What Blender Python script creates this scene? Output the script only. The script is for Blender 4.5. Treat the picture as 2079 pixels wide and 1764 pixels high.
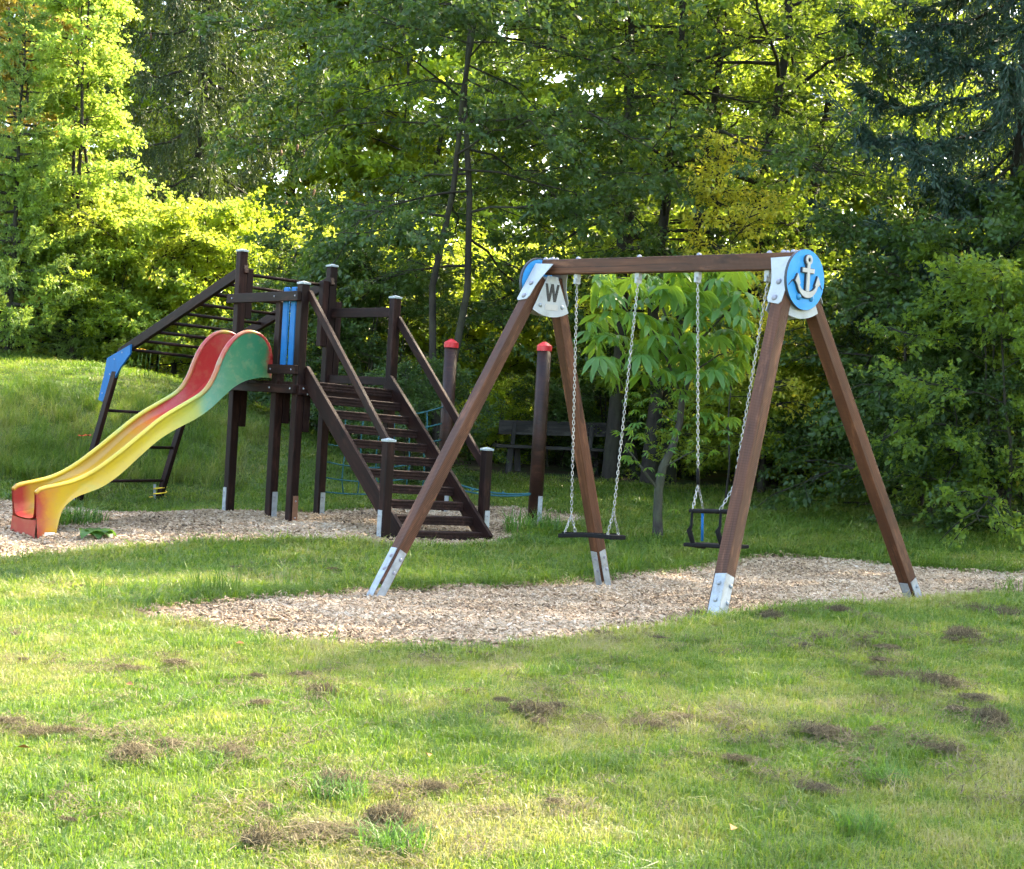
import bpy, math, random
import numpy as np
from mathutils import Vector, Matrix, Euler

for o in list(bpy.data.objects): bpy.data.objects.remove(o)
S = bpy.context.scene
COL = S.collection
rad = math.radians

# ------------------------------------------------------------------ camera
F_PX, CX, CY = 3044.0, 1039.5, 882.0            # measured on a 2079 x 1764 survey of the photograph
EYE, PITCH, ROLL = 1.5, rad(0.92), rad(3.3)
cd = bpy.data.cameras.new('camera'); cam = bpy.data.objects.new('camera', cd); COL.objects.link(cam)
cd.sensor_width = 36; cd.lens = 36 * F_PX / 2079; cd.clip_end = 1000; cd.clip_start = .05
cam.matrix_world = Matrix.Translation((0, 0, EYE)) @ Matrix.Rotation(rad(90) - PITCH, 4, 'X') @ Matrix.Rotation(ROLL, 4, 'Z')
S.camera = cam

# ------------------------------------------------------------------ sky, sun, exposure
SUN_AZ, SUN_EL = rad(48), rad(45)
world = bpy.data.worlds.new('World'); S.world = world; world.use_nodes = True
wn = world.node_tree.nodes; wl = world.node_tree.links; wn.clear()
sky = wn.new('ShaderNodeTexSky'); sky.sky_type = 'NISHITA'; sky.sun_disc = False
sky.sun_elevation = SUN_EL; sky.sun_rotation = SUN_AZ; sky.air_density = 1.0; sky.dust_density = 2.0
bg = wn.new('ShaderNodeBackground'); bg.inputs[1].default_value = 0.15
wo = wn.new('ShaderNodeOutputWorld'); wl.new(sky.outputs[0], bg.inputs[0]); wl.new(bg.outputs[0], wo.inputs[0])
sd = bpy.data.lights.new('sun', 'SUN'); sun = bpy.data.objects.new('sun', sd); COL.objects.link(sun)
sd.energy = 3.0; sd.angle = rad(1.0); sd.color = (1, .91, .74)
sun_dir = Vector((math.sin(SUN_AZ) * math.cos(SUN_EL), math.cos(SUN_AZ) * math.cos(SUN_EL), math.sin(SUN_EL)))
sun.rotation_euler = sun_dir.to_track_quat('Z', 'Y').to_euler()
S.view_settings.view_transform = 'Standard'; S.view_settings.look = 'None'
S.view_settings.exposure = 3.25; S.view_settings.gamma = 1.0; S.view_settings.use_curve_mapping = False
try: S.view_settings.use_white_balance = True; S.view_settings.white_balance_temperature = 7300; S.view_settings.white_balance_tint = 10
except AttributeError: pass
S.render.engine = 'CYCLES'
cy = S.cycles
cy.max_bounces = 6; cy.diffuse_bounces = 5; cy.glossy_bounces = 2; cy.transmission_bounces = 3
cy.sample_clamp_indirect = 6; cy.use_denoising = True; cy.use_adaptive_sampling = True; cy.adaptive_threshold = .04
cy.caustics_reflective = False; cy.caustics_refractive = False
try: cy.denoiser = 'OPENIMAGEDENOISE'; cy.denoising_input_passes = 'RGB_ALBEDO_NORMAL'
except Exception: pass
S.render.use_persistent_data = False

# ------------------------------------------------------------------ material helpers
class NT:
    def __init__(s, name):
        s.m = bpy.data.materials.new(name); s.m.use_nodes = True
        s.t = s.m.node_tree; s.t.nodes.clear()
        s.out = s.t.nodes.new('ShaderNodeOutputMaterial')
    def n(s, typ, ins=None, **kw):
        nd = s.t.nodes.new('ShaderNode' + typ)
        for k, v in kw.items(): setattr(nd, k, v)
        for k, v in (ins or {}).items():
            sock = nd.inputs[k]
            if hasattr(v, 'links') or isinstance(v, bpy.types.NodeSocket): s.t.links.new(v, sock)
            else:
                try: sock.default_value = v
                except Exception: sock.default_value = (*v, 1.0)
        return nd
    def noise(s, vec, scale, detail=4, rough=.6, dist=0):
        return s.n('TexNoise', {'Vector': vec, 'Scale': scale, 'Detail': detail, 'Roughness': rough, 'Distortion': dist}).outputs[0]
    def ramp(s, fac, stops):
        r = s.n('ValToRGB', {'Fac': fac}); e = r.color_ramp.elements
        while len(e) < len(stops): e.new(.5)
        for el, (p, c) in zip(e, stops): el.position = p; el.color = (*c, 1)
        return r.outputs[0]
    def mix(s, fac, a, b, mode='MIX'):
        m = s.n('Mix', data_type='RGBA', blend_type=mode)
        for i, v in ((0, fac), (6, a), (7, b)):
            if isinstance(v, bpy.types.NodeSocket): s.t.links.new(v, m.inputs[i])
            else: m.inputs[i].default_value = v if i == 0 else (*v, 1)
        return m.outputs[2]
    def math(s, op, a, b=0.0, clamp=False):
        m = s.n('Math', operation=op, use_clamp=clamp)
        for i, v in enumerate((a, b)):
            if isinstance(v, bpy.types.NodeSocket): s.t.links.new(v, m.inputs[i])
            else: m.inputs[i].default_value = v
        return m.outputs[0]
    def coord(s, which='Object'): return s.n('TexCoord').outputs[which]
    def map(s, vec, scale=(1, 1, 1), loc=(0, 0, 0)):
        return s.n('Mapping', {'Vector': vec, 'Scale': scale, 'Location': loc}).outputs[0]
    def sep(s, vec): return s.n('SeparateXYZ', {'Vector': vec}).outputs
    def bump(s, h, strength=.3, dist=.01):
        return s.n('Bump', {'Height': h, 'Strength': strength, 'Distance': dist}).outputs[0]
    def finish(s, color, rough=.6, normal=None, metallic=0., spec=.4, coat=0.):
        i = {'Base Color': color, 'Roughness': rough, 'Metallic': metallic, 'Specular IOR Level': spec, 'Coat Weight': coat}
        if normal is not None: i['Normal'] = normal
        p = s.n('BsdfPrincipled', i)
        s.t.links.new(p.outputs[0], s.out.inputs[0]); return s.m

def obj_rand(t): return t.n('ObjectInfo').outputs['Random']

def wood_mat(name, dark, mid, light, rough=.5, grain=1.0, lines=0., spec=.25):
    t = NT(name); c = t.coord(); r = obj_rand(t)
    off = t.n('CombineXYZ', {0: t.math('MULTIPLY', r, 17.), 1: t.math('MULTIPLY', r, 9.), 2: t.math('MULTIPLY', r, 5.)}).outputs[0]
    v = t.n('VectorMath', {0: c, 1: off}, operation='ADD').outputs[0]
    g = t.noise(t.map(v, (1.6, 34, 34)), 1.0, 6, .65, .4)
    b = t.noise(t.map(v, (1.1, 5, 5)), 1.0, 3, .5, .3)
    k = t.noise(t.map(v, (2.2, 7, 7)), 1.3, 2, .5)
    col = t.ramp(g, [(.25, dark), (.5, mid), (.8, light)])
    col = t.mix(t.ramp(b, [(.38, (0, 0, 0)), (.62, (1, 1, 1))]), t.mix(.75, col, dark), col)
    ck = t.noise(t.map(v, (.9, 60, 60)), 1.0, 2, .4); col = t.mix(t.ramp(ck, [(.66, (0, 0, 0)), (.70, (.8, .8, .8))]), col, [x * .35 for x in dark])
    wr = t.noise(t.map(v, (2.6, 11, 11)), 1.0, 5, .7); col = t.mix(t.ramp(wr, [(.54, (0, 0, 0)), (.74, (.6, .6, .6))]), col, [min(1, x * 1.7) for x in light])
    col = t.mix(t.ramp(k, [(.68, (0, 0, 0)), (.76, (1, 1, 1))]), col, [x * .45 for x in dark])
    h = g
    if lines:   # fine saw marks across the grain
        x = t.sep(c)[0]; w = t.math('SINE', t.math('MULTIPLY', x, lines)); h = t.math('ADD', g, t.math('MULTIPLY', w, .35))
        col = t.mix(t.math('MULTIPLY', t.math('ADD', w, 1.0), .12), col, light)
    return t.finish(col, t.math('ADD', t.math('MULTIPLY', b, .3), rough - .15), t.bump(h, .35 * grain, .004), spec=spec)

def plain(name, col, rough=.5, var=.15, scale=8., metallic=0., spec=.4, bump=.15, coat=0., dirt=None):
    t = NT(name); c = t.coord()
    n = t.noise(c, scale, 5, .6); n2 = t.noise(c, scale * 7, 3, .6)
    a = [min(1, x * (1 + var)) for x in col]; b = [x * (1 - var) for x in col]
    cc = t.ramp(n, [(.3, b), (.7, a)])
    if dirt: cc = t.mix(t.ramp(t.noise(c, scale * .7, 6, .75), [(.5, (0, 0, 0)), (.75, (.8, .8, .8))]), cc, dirt)
    return t.finish(cc, t.math('ADD', t.math('MULTIPLY', n2, .2), rough - .1), t.bump(n2, bump, .003), metallic, spec, coat)

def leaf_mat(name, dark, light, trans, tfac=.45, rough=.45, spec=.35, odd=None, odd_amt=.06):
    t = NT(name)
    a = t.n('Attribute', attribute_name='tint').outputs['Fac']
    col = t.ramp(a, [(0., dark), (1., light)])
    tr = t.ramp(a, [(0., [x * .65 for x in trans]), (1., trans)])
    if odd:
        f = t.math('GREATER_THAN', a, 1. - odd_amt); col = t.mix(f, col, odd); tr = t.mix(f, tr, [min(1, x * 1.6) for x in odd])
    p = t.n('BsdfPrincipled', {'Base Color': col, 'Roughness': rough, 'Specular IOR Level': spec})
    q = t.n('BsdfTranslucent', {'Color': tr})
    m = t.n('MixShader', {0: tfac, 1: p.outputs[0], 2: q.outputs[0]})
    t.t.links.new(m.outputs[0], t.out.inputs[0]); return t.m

def bark_mat(name, dark, light, scale=9.):
    t = NT(name); c = t.coord()
    n = t.noise(t.map(c, (1, 1, .25)), scale, 7, .7, .6); n2 = t.noise(c, 2.2, 4)
    col = t.mix(t.ramp(n2, [(.45, (0, 0, 0)), (.7, (1, 1, 1))]), t.ramp(n, [(.3, dark), (.75, light)]), [light[0] * .8, light[1] * 1.05, light[2] * .7])
    return t.finish(col, .85, t.bump(n, .8, .02), spec=.2)

# ------------------------------------------------------------------ object helpers
WM = {}
def reg(o, M, parent):
    WM[o] = M
    if parent is not None: o.parent = parent; o.matrix_basis = WM[parent].inverted() @ M
    else: o.matrix_basis = M
def props(o, label=None, cat=None, group=None, kind=None):
    if label: o['label'] = label
    if cat: o['category'] = cat
    if group: o['group'] = group
    if kind: o['kind'] = kind
    return o
def thing(name, label, cat, loc, group=None, rotz=0., scale=1.):
    o = bpy.data.objects.new(name, None); o.empty_display_size = .2; COL.objects.link(o)
    reg(o, Matrix.Translation(loc) @ Matrix.Rotation(rotz, 4, 'Z') @ Matrix.Scale(scale, 4), None)
    return props(o, label, cat, group)
def put(name, me, mat=None, parent=None, M=None, **pr):
    o = bpy.data.objects.new(name, me); COL.objects.link(o)
    if mat is not None and not me.materials: me.materials.append(mat)
    reg(o, M if M is not None else (WM[parent] if parent else Matrix()), parent)
    return props(o, **pr)
def mesh_np(name, V, Fa, tint=None, smooth=False):
    """V (n,3); Fa list of int arrays (m,k)"""
    me = bpy.data.meshes.new(name); V = np.asarray(V, np.float32)
    if not isinstance(Fa, list): Fa = [Fa]
    Fa = [np.asarray(f, np.int32) for f in Fa if len(f)]
    tot = sum(f.size for f in Fa); cnt = sum(len(f) for f in Fa)
    me.vertices.add(len(V)); me.vertices.foreach_set('co', V.ravel())
    me.loops.add(tot); me.loops.foreach_set('vertex_index', np.concatenate([f.ravel() for f in Fa]))
    me.polygons.add(cnt)
    sizes = np.concatenate([np.full(len(f), f.shape[1], np.int32) for f in Fa])
    me.polygons.foreach_set('loop_start', np.concatenate([[0], np.cumsum(sizes)[:-1]]).astype(np.int32))
    if smooth: me.polygons.foreach_set('use_smooth', np.ones(cnt, bool))
    if tint is not None:
        a = me.attributes.new('tint', 'FLOAT', 'POINT'); a.data.foreach_set('value', np.asarray(tint, np.float32))
    me.update(calc_edges=True); return me
class MB:
    def __init__(s): s.v = []; s.f = []
    def add(s, vs, fs):
        b = len(s.v); s.v += [tuple(v) for v in vs]; s.f += [tuple(i + b for i in f) for f in fs]; return s
    def box(s, lo, hi):
        x0, y0, z0 = lo; x1, y1, z1 = hi
        return s.add([(x0, y0, z0), (x1, y0, z0), (x1, y1, z0), (x0, y1, z0), (x0, y0, z1), (x1, y0, z1), (x1, y1, z1), (x0, y1, z1)],
                     [(0, 3, 2, 1), (4, 5, 6, 7), (0, 1, 5, 4), (1, 2, 6, 5), (2, 3, 7, 6), (3, 0, 4, 7)])
    def prism(s, poly, z0, z1):                      # polygon in xy extruded along z
        n = len(poly); vs = [(x, y, z0) for x, y in poly] + [(x, y, z1) for x, y in poly]
        return s.add(vs, [tuple(range(n))[::-1], tuple(range(n, 2 * n))] + [(i, (i + 1) % n, n + (i + 1) % n, n + i) for i in range(n)])
    def ring(s, ri, ro, z0, z1, n=24, cx=0, cy=0):
        vs = []
        for k in range(n):
            a = 2 * math.pi * k / n
            for r, z in ((ri, z0), (ro, z0), (ro, z1), (ri, z1)): vs.append((cx + r * math.cos(a), cy + r * math.sin(a), z))
        fs = []
        for k in range(n):
            a, b = 4 * k, 4 * ((k + 1) % n)
            for j in range(4): fs.append((a + j, b + j, b + (j + 1) % 4, a + (j + 1) % 4))
        return s.add(vs, fs)
    def dome(s, c, r, h, n=10, m=3):                 # rounded bolt head along +z
        vs = []; fs = []
        for j in range(m):
            t = j / m * math.pi / 2
            for k in range(n):
                a = 2 * math.pi * k / n; vs.append((c[0] + r * math.cos(t) * math.cos(a), c[1] + r * math.cos(t) * math.sin(a), c[2] + h * math.sin(t)))
        vs.append((c[0], c[1], c[2] + h))
        for j in range(m - 1):
            for k in range(n): fs.append((j * n + k, j * n + (k + 1) % n, (j + 1) * n + (k + 1) % n, (j + 1) * n + k))
        for k in range(n): fs.append(((m - 1) * n + k, (m - 1) * n + (k + 1) % n, m * n))
        fs.append(tuple(range(n))[::-1]); return s.add(vs, fs)
    def mesh(s, name, smooth=False):
        me = bpy.data.meshes.new(name); me.from_pydata(s.v, [], s.f); me.update()
        if smooth:
            for p in me.polygons: p.use_smooth = True
        return me
def frame(o, x, up=(0, 0, 1)):
    """matrix with local X along x, local Z as close to up as possible"""
    x = Vector(x).normalized(); u = Vector(up); z = (u - x * u.dot(x)).normalized(); y = z.cross(x)
    return Matrix(((x.x, y.x, z.x, o[0]), (x.y, y.y, z.y, o[1]), (x.z, y.z, z.z, o[2]), (0, 0, 0, 1)))
def bevel(o, w=.006, seg=2):
    m = o.modifiers.new('bevel', 'BEVEL'); m.width = w; m.segments = seg; m.limit_method = 'ANGLE'; return o
def beam(name, p0, p1, w, h, mat, parent, up=(0, 0, 1), bev=.006, **pr):
    p0, p1 = Vector(p0), Vector(p1); L = (p1 - p0).length
    me = MB().box((0, -w / 2, -h / 2), (L, w / 2, h / 2)).mesh(name)
    return bevel(put(name, me, mat, parent, frame(p0, p1 - p0, up), **pr), bev)
def tube_np(path, radii, sides=6, cap=False):
    path = np.asarray(path, float); k = len(path); radii = np.asarray(radii, float) * np.ones(k)
    T = np.gradient(path, axis=0); T /= np.linalg.norm(T, axis=1)[:, None] + 1e-9
    ref = np.where(np.abs(T[:, 2:3]) > .9, [[1., 0, 0]], [[0, 0, 1.]])
    A = np.cross(T, ref); A /= np.linalg.norm(A, axis=1)[:, None] + 1e-9
    for i in range(1, k):
        a = A[i - 1] - T[i] * (A[i - 1] @ T[i]); A[i] = a / (np.linalg.norm(a) + 1e-9)
    B = np.cross(T, A); ang = np.arange(sides) * 2 * math.pi / sides
    V = (path[:, None] + radii[:, None, None] * (np.cos(ang)[None, :, None] * A[:, None] + np.sin(ang)[None, :, None] * B[:, None])).reshape(-1, 3)
    i = np.arange(k - 1)[:, None] * sides; j = np.arange(sides)[None]; j2 = (j + 1) % sides
    Fq = np.stack([i + j, i + j2, i + sides + j2, i + sides + j], -1).reshape(-1, 4)
    return V, Fq
def tubes_mesh(name, tubes, smooth=True):
    Vs = []; Fs = []; b = 0
    for V, Fq in tubes: Vs.append(V); Fs.append(Fq + b); b += len(V)
    return mesh_np(name, np.concatenate(Vs), [np.concatenate(Fs)], smooth=smooth)
def tube(name, path, r, mat, parent, sides=8, M=None, **pr):
    V, Fq = tube_np(path, r, sides); k = len(path)
    caps = np.array([list(range(sides))[::-1], list(range((k - 1) * sides, k * sides))])
    me = mesh_np(name, V, [Fq, caps], smooth=False)
    for p in me.polygons: p.use_smooth = len(p.vertices) == 4
    return put(name, me, mat, parent, M if M is not None else Matrix(), **pr)

# ------------------------------------------------------------------ terrain
TP = np.array([(-2, 2, .16), (0, 2, .18), (2.5, 2, .2), (-3, 6, .08), (0, 6, .17), (3, 6, .24), (-4, 9, 0), (-2.4, 9.8, -.01), (-.3, 9.2, .1), (1.5, 10.1, .21),
    (3.3, 12.1, .17), (5.2, 14.2, .14), (6, 10, .28), (-1, 12, -.03), (.94, 14, -.07), (2.2, 15.3, -.02), (4.3, 16.2, .02), (-1.5, 14, .03), (-3.5, 14, -.04),
    (-4.6, 13, -.1), (-5, 15.4, -.1), (-6.5, 14.5, -.1), (-2.45, 17, .12), (-1.1, 15.6, .11), (0, 16.5, .06), (1.8, 17.8, .09), (-2.4, 18.9, .04), (-3.35, 18, .1),
    (-5.8, 20.3, -.15), (-4.9, 21.1, -.1), (.4, 19, .1), (-.8, 20.1, .1), (2, 27, .38), (5, 25, .3), (8, 25, .32), (5, 20, .15), (9, 18, .25), (0, 24, .26), (-2.5, 23, .3),
    (-6.4, 18.6, .0), (-9, 18.5, .15), (-9, 22, .95), (-9, 26, 1.75), (-7, 26, 1.82), (-6, 25, 1.5), (-4.9, 24, 1.02), (-4.1, 23, .62), (-2.8, 26, .55), (-2.5, 30, .8),
    (-8, 31, 1.9), (-14, 26, 2.2), (-13, 19, .7), (0, 35, .8), (10, 35, .8), (-10, 40, 2.5), (0, 60, 2.5), (25, 60, 2), (-25, 60, 4), (16, 20, .5), (22, 35, .8),
    (-12, 10, 0), (12, 8, .35), (-7, 3, .1), (8, 3, .3), (-7, 22.5, .78), (-5.6, 22.6, .42)], float)
def _rbf(a, b):
    d = np.sqrt(((a[:, None] - b[None]) ** 2).sum(-1)); return d * np.sqrt(d + .3)
_K = _rbf(TP[:, :2], TP[:, :2]); _n = len(TP)
_A = np.zeros((_n + 3, _n + 3)); _A[:_n, :_n] = _K + np.eye(_n) * .08; _A[:_n, _n] = 1; _A[_n, :_n] = 1
_A[:_n, _n + 1:] = TP[:, :2]; _A[_n + 1:, :_n] = TP[:, :2].T
_W = np.linalg.solve(_A, np.concatenate([TP[:, 2], [0, 0, 0]]))
def base_h(xy):
    xy = np.atleast_2d(np.asarray(xy, float)); q = xy.copy()
    q[:, 0] = np.clip(q[:, 0], -26, 26); q[:, 1] = np.clip(q[:, 1], 0, 62)
    out = np.empty(len(q))
    for i in range(0, len(q), 40000):
        c = q[i:i + 40000]; out[i:i + 40000] = _rbf(c, TP[:, :2]) @ _W[:_n] + _W[_n] + c @ _W[_n + 1:]
    x, y = xy[:, 0], xy[:, 1]
    return out + .014 * np.sin(x * 2.1 + 1.3 * np.sin(y * 1.1)) * np.sin(y * 1.7 + .6) + .01 * np.sin(x * 5.3 + y * 2.2) * np.sin(y * 4.1 - x)
def ray(u, v):
    dx, dy = u - CX, v - CY; c, s = math.cos(ROLL), math.sin(ROLL)
    x, y = dx * c + dy * s, -dx * s + dy * c; c, s = math.cos(PITCH), math.sin(PITCH)
    Y, Z = F_PX * c - y * s, -F_PX * s - y * c
    return x / Y, Z / Y
def at(u, v, Y): a, b = ray(u, v); return Vector((a * Y, Y, EYE + b * Y))
def gz(x, y): return float(base_h([(x, y)])[0])
def ground_at(u, v):
    a, b = ray(u, v); Y = np.arange(3, 60, .05)
    h = base_h(np.stack([a * Y, Y], 1)); i = np.argmax(EYE + b * Y < h)
    return Vector((a * Y[i], Y[i], h[i])) if i else Vector((a * 40, 40, 0))
PIT1 = [ground_at(u, v).xy for u, v in [(235, 1247), (300, 1236), (400, 1225), (500, 1216), (640, 1209), (740, 1199), (880, 1196), (1000, 1190), (1200, 1178), (1300, 1168), (1400, 1155), (1460, 1147), (1520, 1134),
    (1600, 1130), (1700, 1138), (1830, 1154), (1950, 1160), (2079, 1166), (2300, 1172), (2300, 1206), (2079, 1213), (1900, 1223), (1750, 1236), (1480, 1252), (1350, 1272), (1200, 1297), (1000, 1318), (850, 1322), (700, 1316), (580, 1302), (450, 1281), (330, 1265)]]
PIT2 = [Vector(p) for p in [(-5.6, 13.3), (-6.2, 15.0), (-6.3, 17.5), (-6.5, 19.3), (-5.8, 20.0), (-4.9, 20.2), (-4.3, 19.4), (-3.6, 19.0), (-2.6, 19.4), (-1.8, 20.2), (-.2, 21.0), (.9, 20.7), (1.2, 19.7), (.7, 18.5),
    (.2, 17.2), (0, 16.2), (-.6, 15.3), (-1.3, 14.9), (-2.2, 14.9), (-3.0, 14.6), (-3.7, 14.2), (-4.1, 13.5), (-4.5, 13.1)]]
def poly_sd(P, poly):
    """signed distance, negative inside"""
    P = np.asarray(P, float); A = np.array([(p[0], p[1]) for p in poly]); B = np.roll(A, -1, 0)
    d = np.full(len(P), 1e9); ins = np.zeros(len(P), bool)
    for a, b in zip(A, B):
        e = b - a; w = P - a; t = np.clip((w @ e) / (e @ e), 0, 1); d = np.minimum(d, np.hypot(*(w - t[:, None] * e).T))
        c = ((a[1] > P[:, 1]) != (b[1] > P[:, 1])); xx = a[0] + (P[:, 1] - a[1]) / (b[1] - a[1] + 1e-12) * e[0]
        ins ^= c & (P[:, 0] < xx)
    return np.where(ins, -d, d)
def pit_sd(P):
    P = np.asarray(P, float); w = .09 * np.sin(P[:, 0] * 5.1 + P[:, 1] * 2) + .05 * np.sin(P[:, 0] * 11 - P[:, 1] * 13)
    return np.minimum(poly_sd(P, PIT1), poly_sd(P, PIT2)) + w * .35
def height(P):
    P = np.atleast_2d(np.asarray(P, float)); h = base_h(P); sd = pit_sd(P)
    x, y = P[:, 0], P[:, 1]; dip = 0
    for cx_, cy_, r_, d_ in ((.75, 12.4, .8, .07), (1.7, 11.6, .8, .06), (-5.3, 15.0, .7, .05), (-.6, 15.4, .6, .04)): dip = dip + d_ * np.exp(-((x - cx_) ** 2 + (y - cy_) ** 2) / r_ ** 2)
    rough = .012 * np.sin(x * 4.3 + y) * np.sin(y * 3.7 - x * 1.1) * (sd < 0)
    return h + .035 * np.clip(sd / .12 + .5, 0, 1) - .02 - dip * (sd < .1) + rough
def hz(x, y): return float(height([(x, y)])[0])

# raked thatch: survey column, row and width of each clump
clumps = [(340, 1362, 56), (265, 1372, 44), (520, 1388, 34), (635, 1420, 66), (520, 1447, 36), (475, 1551, 70), (300, 1553, 90), (358, 1530, 52), (95, 1508, 70), (165, 1506, 30), (30, 1492, 60), (700, 1612, 90), (532, 1664, 46), (498, 1732, 130), (765, 1690, 130), (690, 1708, 66),
    (870, 1626, 78), (811, 1622, 24), (1010, 1440, 38), (1090, 1464, 84), (1140, 1452, 40), (1105, 1482, 48), (1310, 1491, 60), (1388, 1477, 46), (1132, 1656, 34), (1672, 1308, 40), (1630, 1324, 36), (1548, 1264, 56), (1690, 1251, 48), (2010, 1256, 62), (1745, 1306, 26), (1782, 1300, 26), (1790, 1330, 40), (1786, 1354, 34), (1975, 1306, 70),
    (1940, 1312, 34), (1800, 1388, 56), (1910, 1408, 84), (2002, 1437, 60), (1950, 1458, 40), (1668, 1506, 84), (1768, 1500, 36), (1998, 1482, 90), (1915, 1542, 60), (1490, 1558, 56), (1850, 1532, 44), (1772, 1546, 34), (1655, 1622, 60), (238, 1224, 26), (178, 1202, 30), (612, 1386, 34), (560, 1260, 22), (1230, 1300, 34), (1345, 1310, 30), (950, 1340, 26), (20, 1300, 36), (40, 1355, 30), (800, 1724, 60), (1420, 1250, 48), (130, 1690, 40), (670, 1165, 26), (480, 1160, 24)]
CLUMP_XY = [(ground_at(u, v), w) for u, v, w in clumps]

# ------------------------------------------------------------------ materials
M_SWING = wood_mat('stained_brown_timber', (.028, .0105, .0052), (.082, .030, .0135), (.15, .063, .032), .6, lines=520., spec=.2)
M_TOWER = wood_mat('dark_stained_timber', (.0065, .0027, .0022), (.0165, .0063, .0047), (.037, .015, .0105), .6, spec=.12)
M_POST = wood_mat('round_brown_timber', (.014, .006, .004), (.032, .012, .008), (.055, .022, .014), .5)
M_OLDWOOD = wood_mat('weathered_grey_timber', (.014, .012, .010), (.034, .030, .026), (.085, .08, .07), .8)
M_ZINC = plain('galvanised_steel', (.27, .295, .31), .5, .22, 14, .35, .5, .1, dirt=(.13, .095, .06))
M_PLATE = plain('light_grey_plate', (.33, .35, .355), .5, .12, 6, .1, .4, .05, dirt=(.22, .215, .19))
M_BOLT = plain('grey_plastic_bolt_cover', (.22, .22, .26), .45, .1, 30)
M_BLUEBOLT = plain('blue_bolt_cover', (.015, .17, .34), .35, .1, 30)
M_CYAN = plain('sky_blue_panel', (.018, .235, .52), .5, .07, 5, bump=.03, spec=.25, dirt=(.05, .28, .54))
M_EDGE = plain('dark_panel_core', (.03, .035, .045), .6)
M_BEIGE = plain('light_grey_panel', (.38, .365, .335), .55, .08, 8, bump=.03, dirt=(.26, .245, .215))
M_BLACK = plain('black_print', (.012, .012, .013), .5)
M_BLUE = plain('blue_painted_panel', (.004, .10, .27), .55, .12, 6, bump=.05, spec=.15)
M_RUBBER = plain('black_rubber', (.006, .006, .0065), .7, .2, 20, spec=.1)
M_TREAD = wood_mat('worn_stair_timber', (.008, .0038, .0032), (.019, .0085, .0066), (.046, .023, .017), .65, spec=.12)
M_CAP = plain('pale_post_cap', (.26, .30, .30), .5, .15, 20, dirt=(.12, .13, .12))
M_RED = plain('red_plastic_cap', (.50, .022, .03), .35, .12, 10)
M_ROPE = plain('turquoise_rope', (.008, .085, .10), .7, .2, 60)
M_YROPE = plain('yellow_rope', (.65, .42, .03), .7, .2, 60)
M_RUST = plain('brown_foot_strip', (.16, .075, .04), .7, .2, 20)
M_WHITE = plain('white_label', (.75, .75, .73), .5, .05)
M_TAN = plain('pale_bare_wood', (.36, .28, .18), .7, .15, 20)

def chain_mat():
    t = NT('steel_chain'); c = t.coord()
    return t.finish(t.ramp(t.noise(c, 30), [(.3, (.20, .20, .19)), (.7, (.42, .42, .40))]), .4, metallic=.6)
M_CHAIN = chain_mat()

# ------------------------------------------------------------------ ground sheet
def build_ground():
    xs = np.unique(np.concatenate([np.linspace(-300, -28, 12), np.arange(-28, -8, .5), np.arange(-8, 7.6, .08), np.arange(7.6, 28, .5), np.linspace(28, 300, 12)]))
    ys = np.unique(np.concatenate([np.linspace(-60, 2, 14), np.arange(2.0, 24, .08), np.arange(24, 64, .5), np.linspace(64, 500, 14)]))
    X, Y = np.meshgrid(xs, ys, indexing='ij'); P = np.stack([X.ravel(), Y.ravel()], 1)
    Z = height(P); n, m = X.shape
    i = np.arange(n - 1)[:, None] * m; j = np.arange(m - 1)[None]
    Fq = np.stack([i + j, i + m + j, i + m + j + 1, i + j + 1], -1).reshape(-1, 4)
    me = mesh_np('ground', np.column_stack([P, Z]), [Fq], smooth=True)
    sd = pit_sd(P); a = me.attributes.new('chips', 'FLOAT', 'POINT'); a.data.foreach_set('value', np.clip(.5 - sd / .1, 0, 1).astype(np.float32))
    x, y = P[:, 0], P[:, 1]
    edge = np.where(x < -2.6, 27.5 + .6 * np.sin(x), 25.2 + .5 * np.sin(x * .8)); edge = np.where(x > 6.5, edge - (x - 6.5) * 2.2, edge)
    b = me.attributes.new('wood', 'FLOAT', 'POINT'); b.data.foreach_set('value', np.clip((y - edge) / 1.5 + .5, 0, 1).astype(np.float32))
    t = NT('ground_soil_and_turf'); c = t.coord()
    n1 = t.noise(c, 1.3, 6, .65); n2 = t.noise(c, 30, 5, .7); n3 = t.noise(c, .5, 3)
    turf = t.ramp(n2, [(.25, (.025, .045, .008)), (.5, (.06, .10, .018)), (.75, (.15, .16, .05))])
    turf = t.mix(t.ramp(n1, [(.5, (0, 0, 0)), (.7, (.7, .7, .7))]), turf, (.13, .11, .05))
    chips = t.ramp(t.noise(c, 60, 4, .7), [(.3, (.10, .06, .035)), (.55, (.27, .18, .11)), (.75, (.45, .34, .23))])
    litter = t.ramp(t.noise(c, 22, 6, .75), [(.3, (.012, .010, .006)), (.55, (.05, .035, .018)), (.75, (.11, .075, .035))])
    litter = t.mix(t.ramp(n1, [(.45, (0, 0, 0)), (.6, (1, 1, 1))]), litter, (.03, .06, .012))
    A = lambda nm: t.n('Attribute', attribute_name=nm).outputs['Fac']
    col = t.mix(A('wood'), turf, litter); col = t.mix(A('chips'), col, chips)
    me.materials.append(t.finish(col, .9, t.bump(n2, .6, .03), spec=.2))
    put('ground', me, None, None, Matrix(), kind='structure', label='mown lawn and mound sloping up to the wood')
build_ground()

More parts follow.
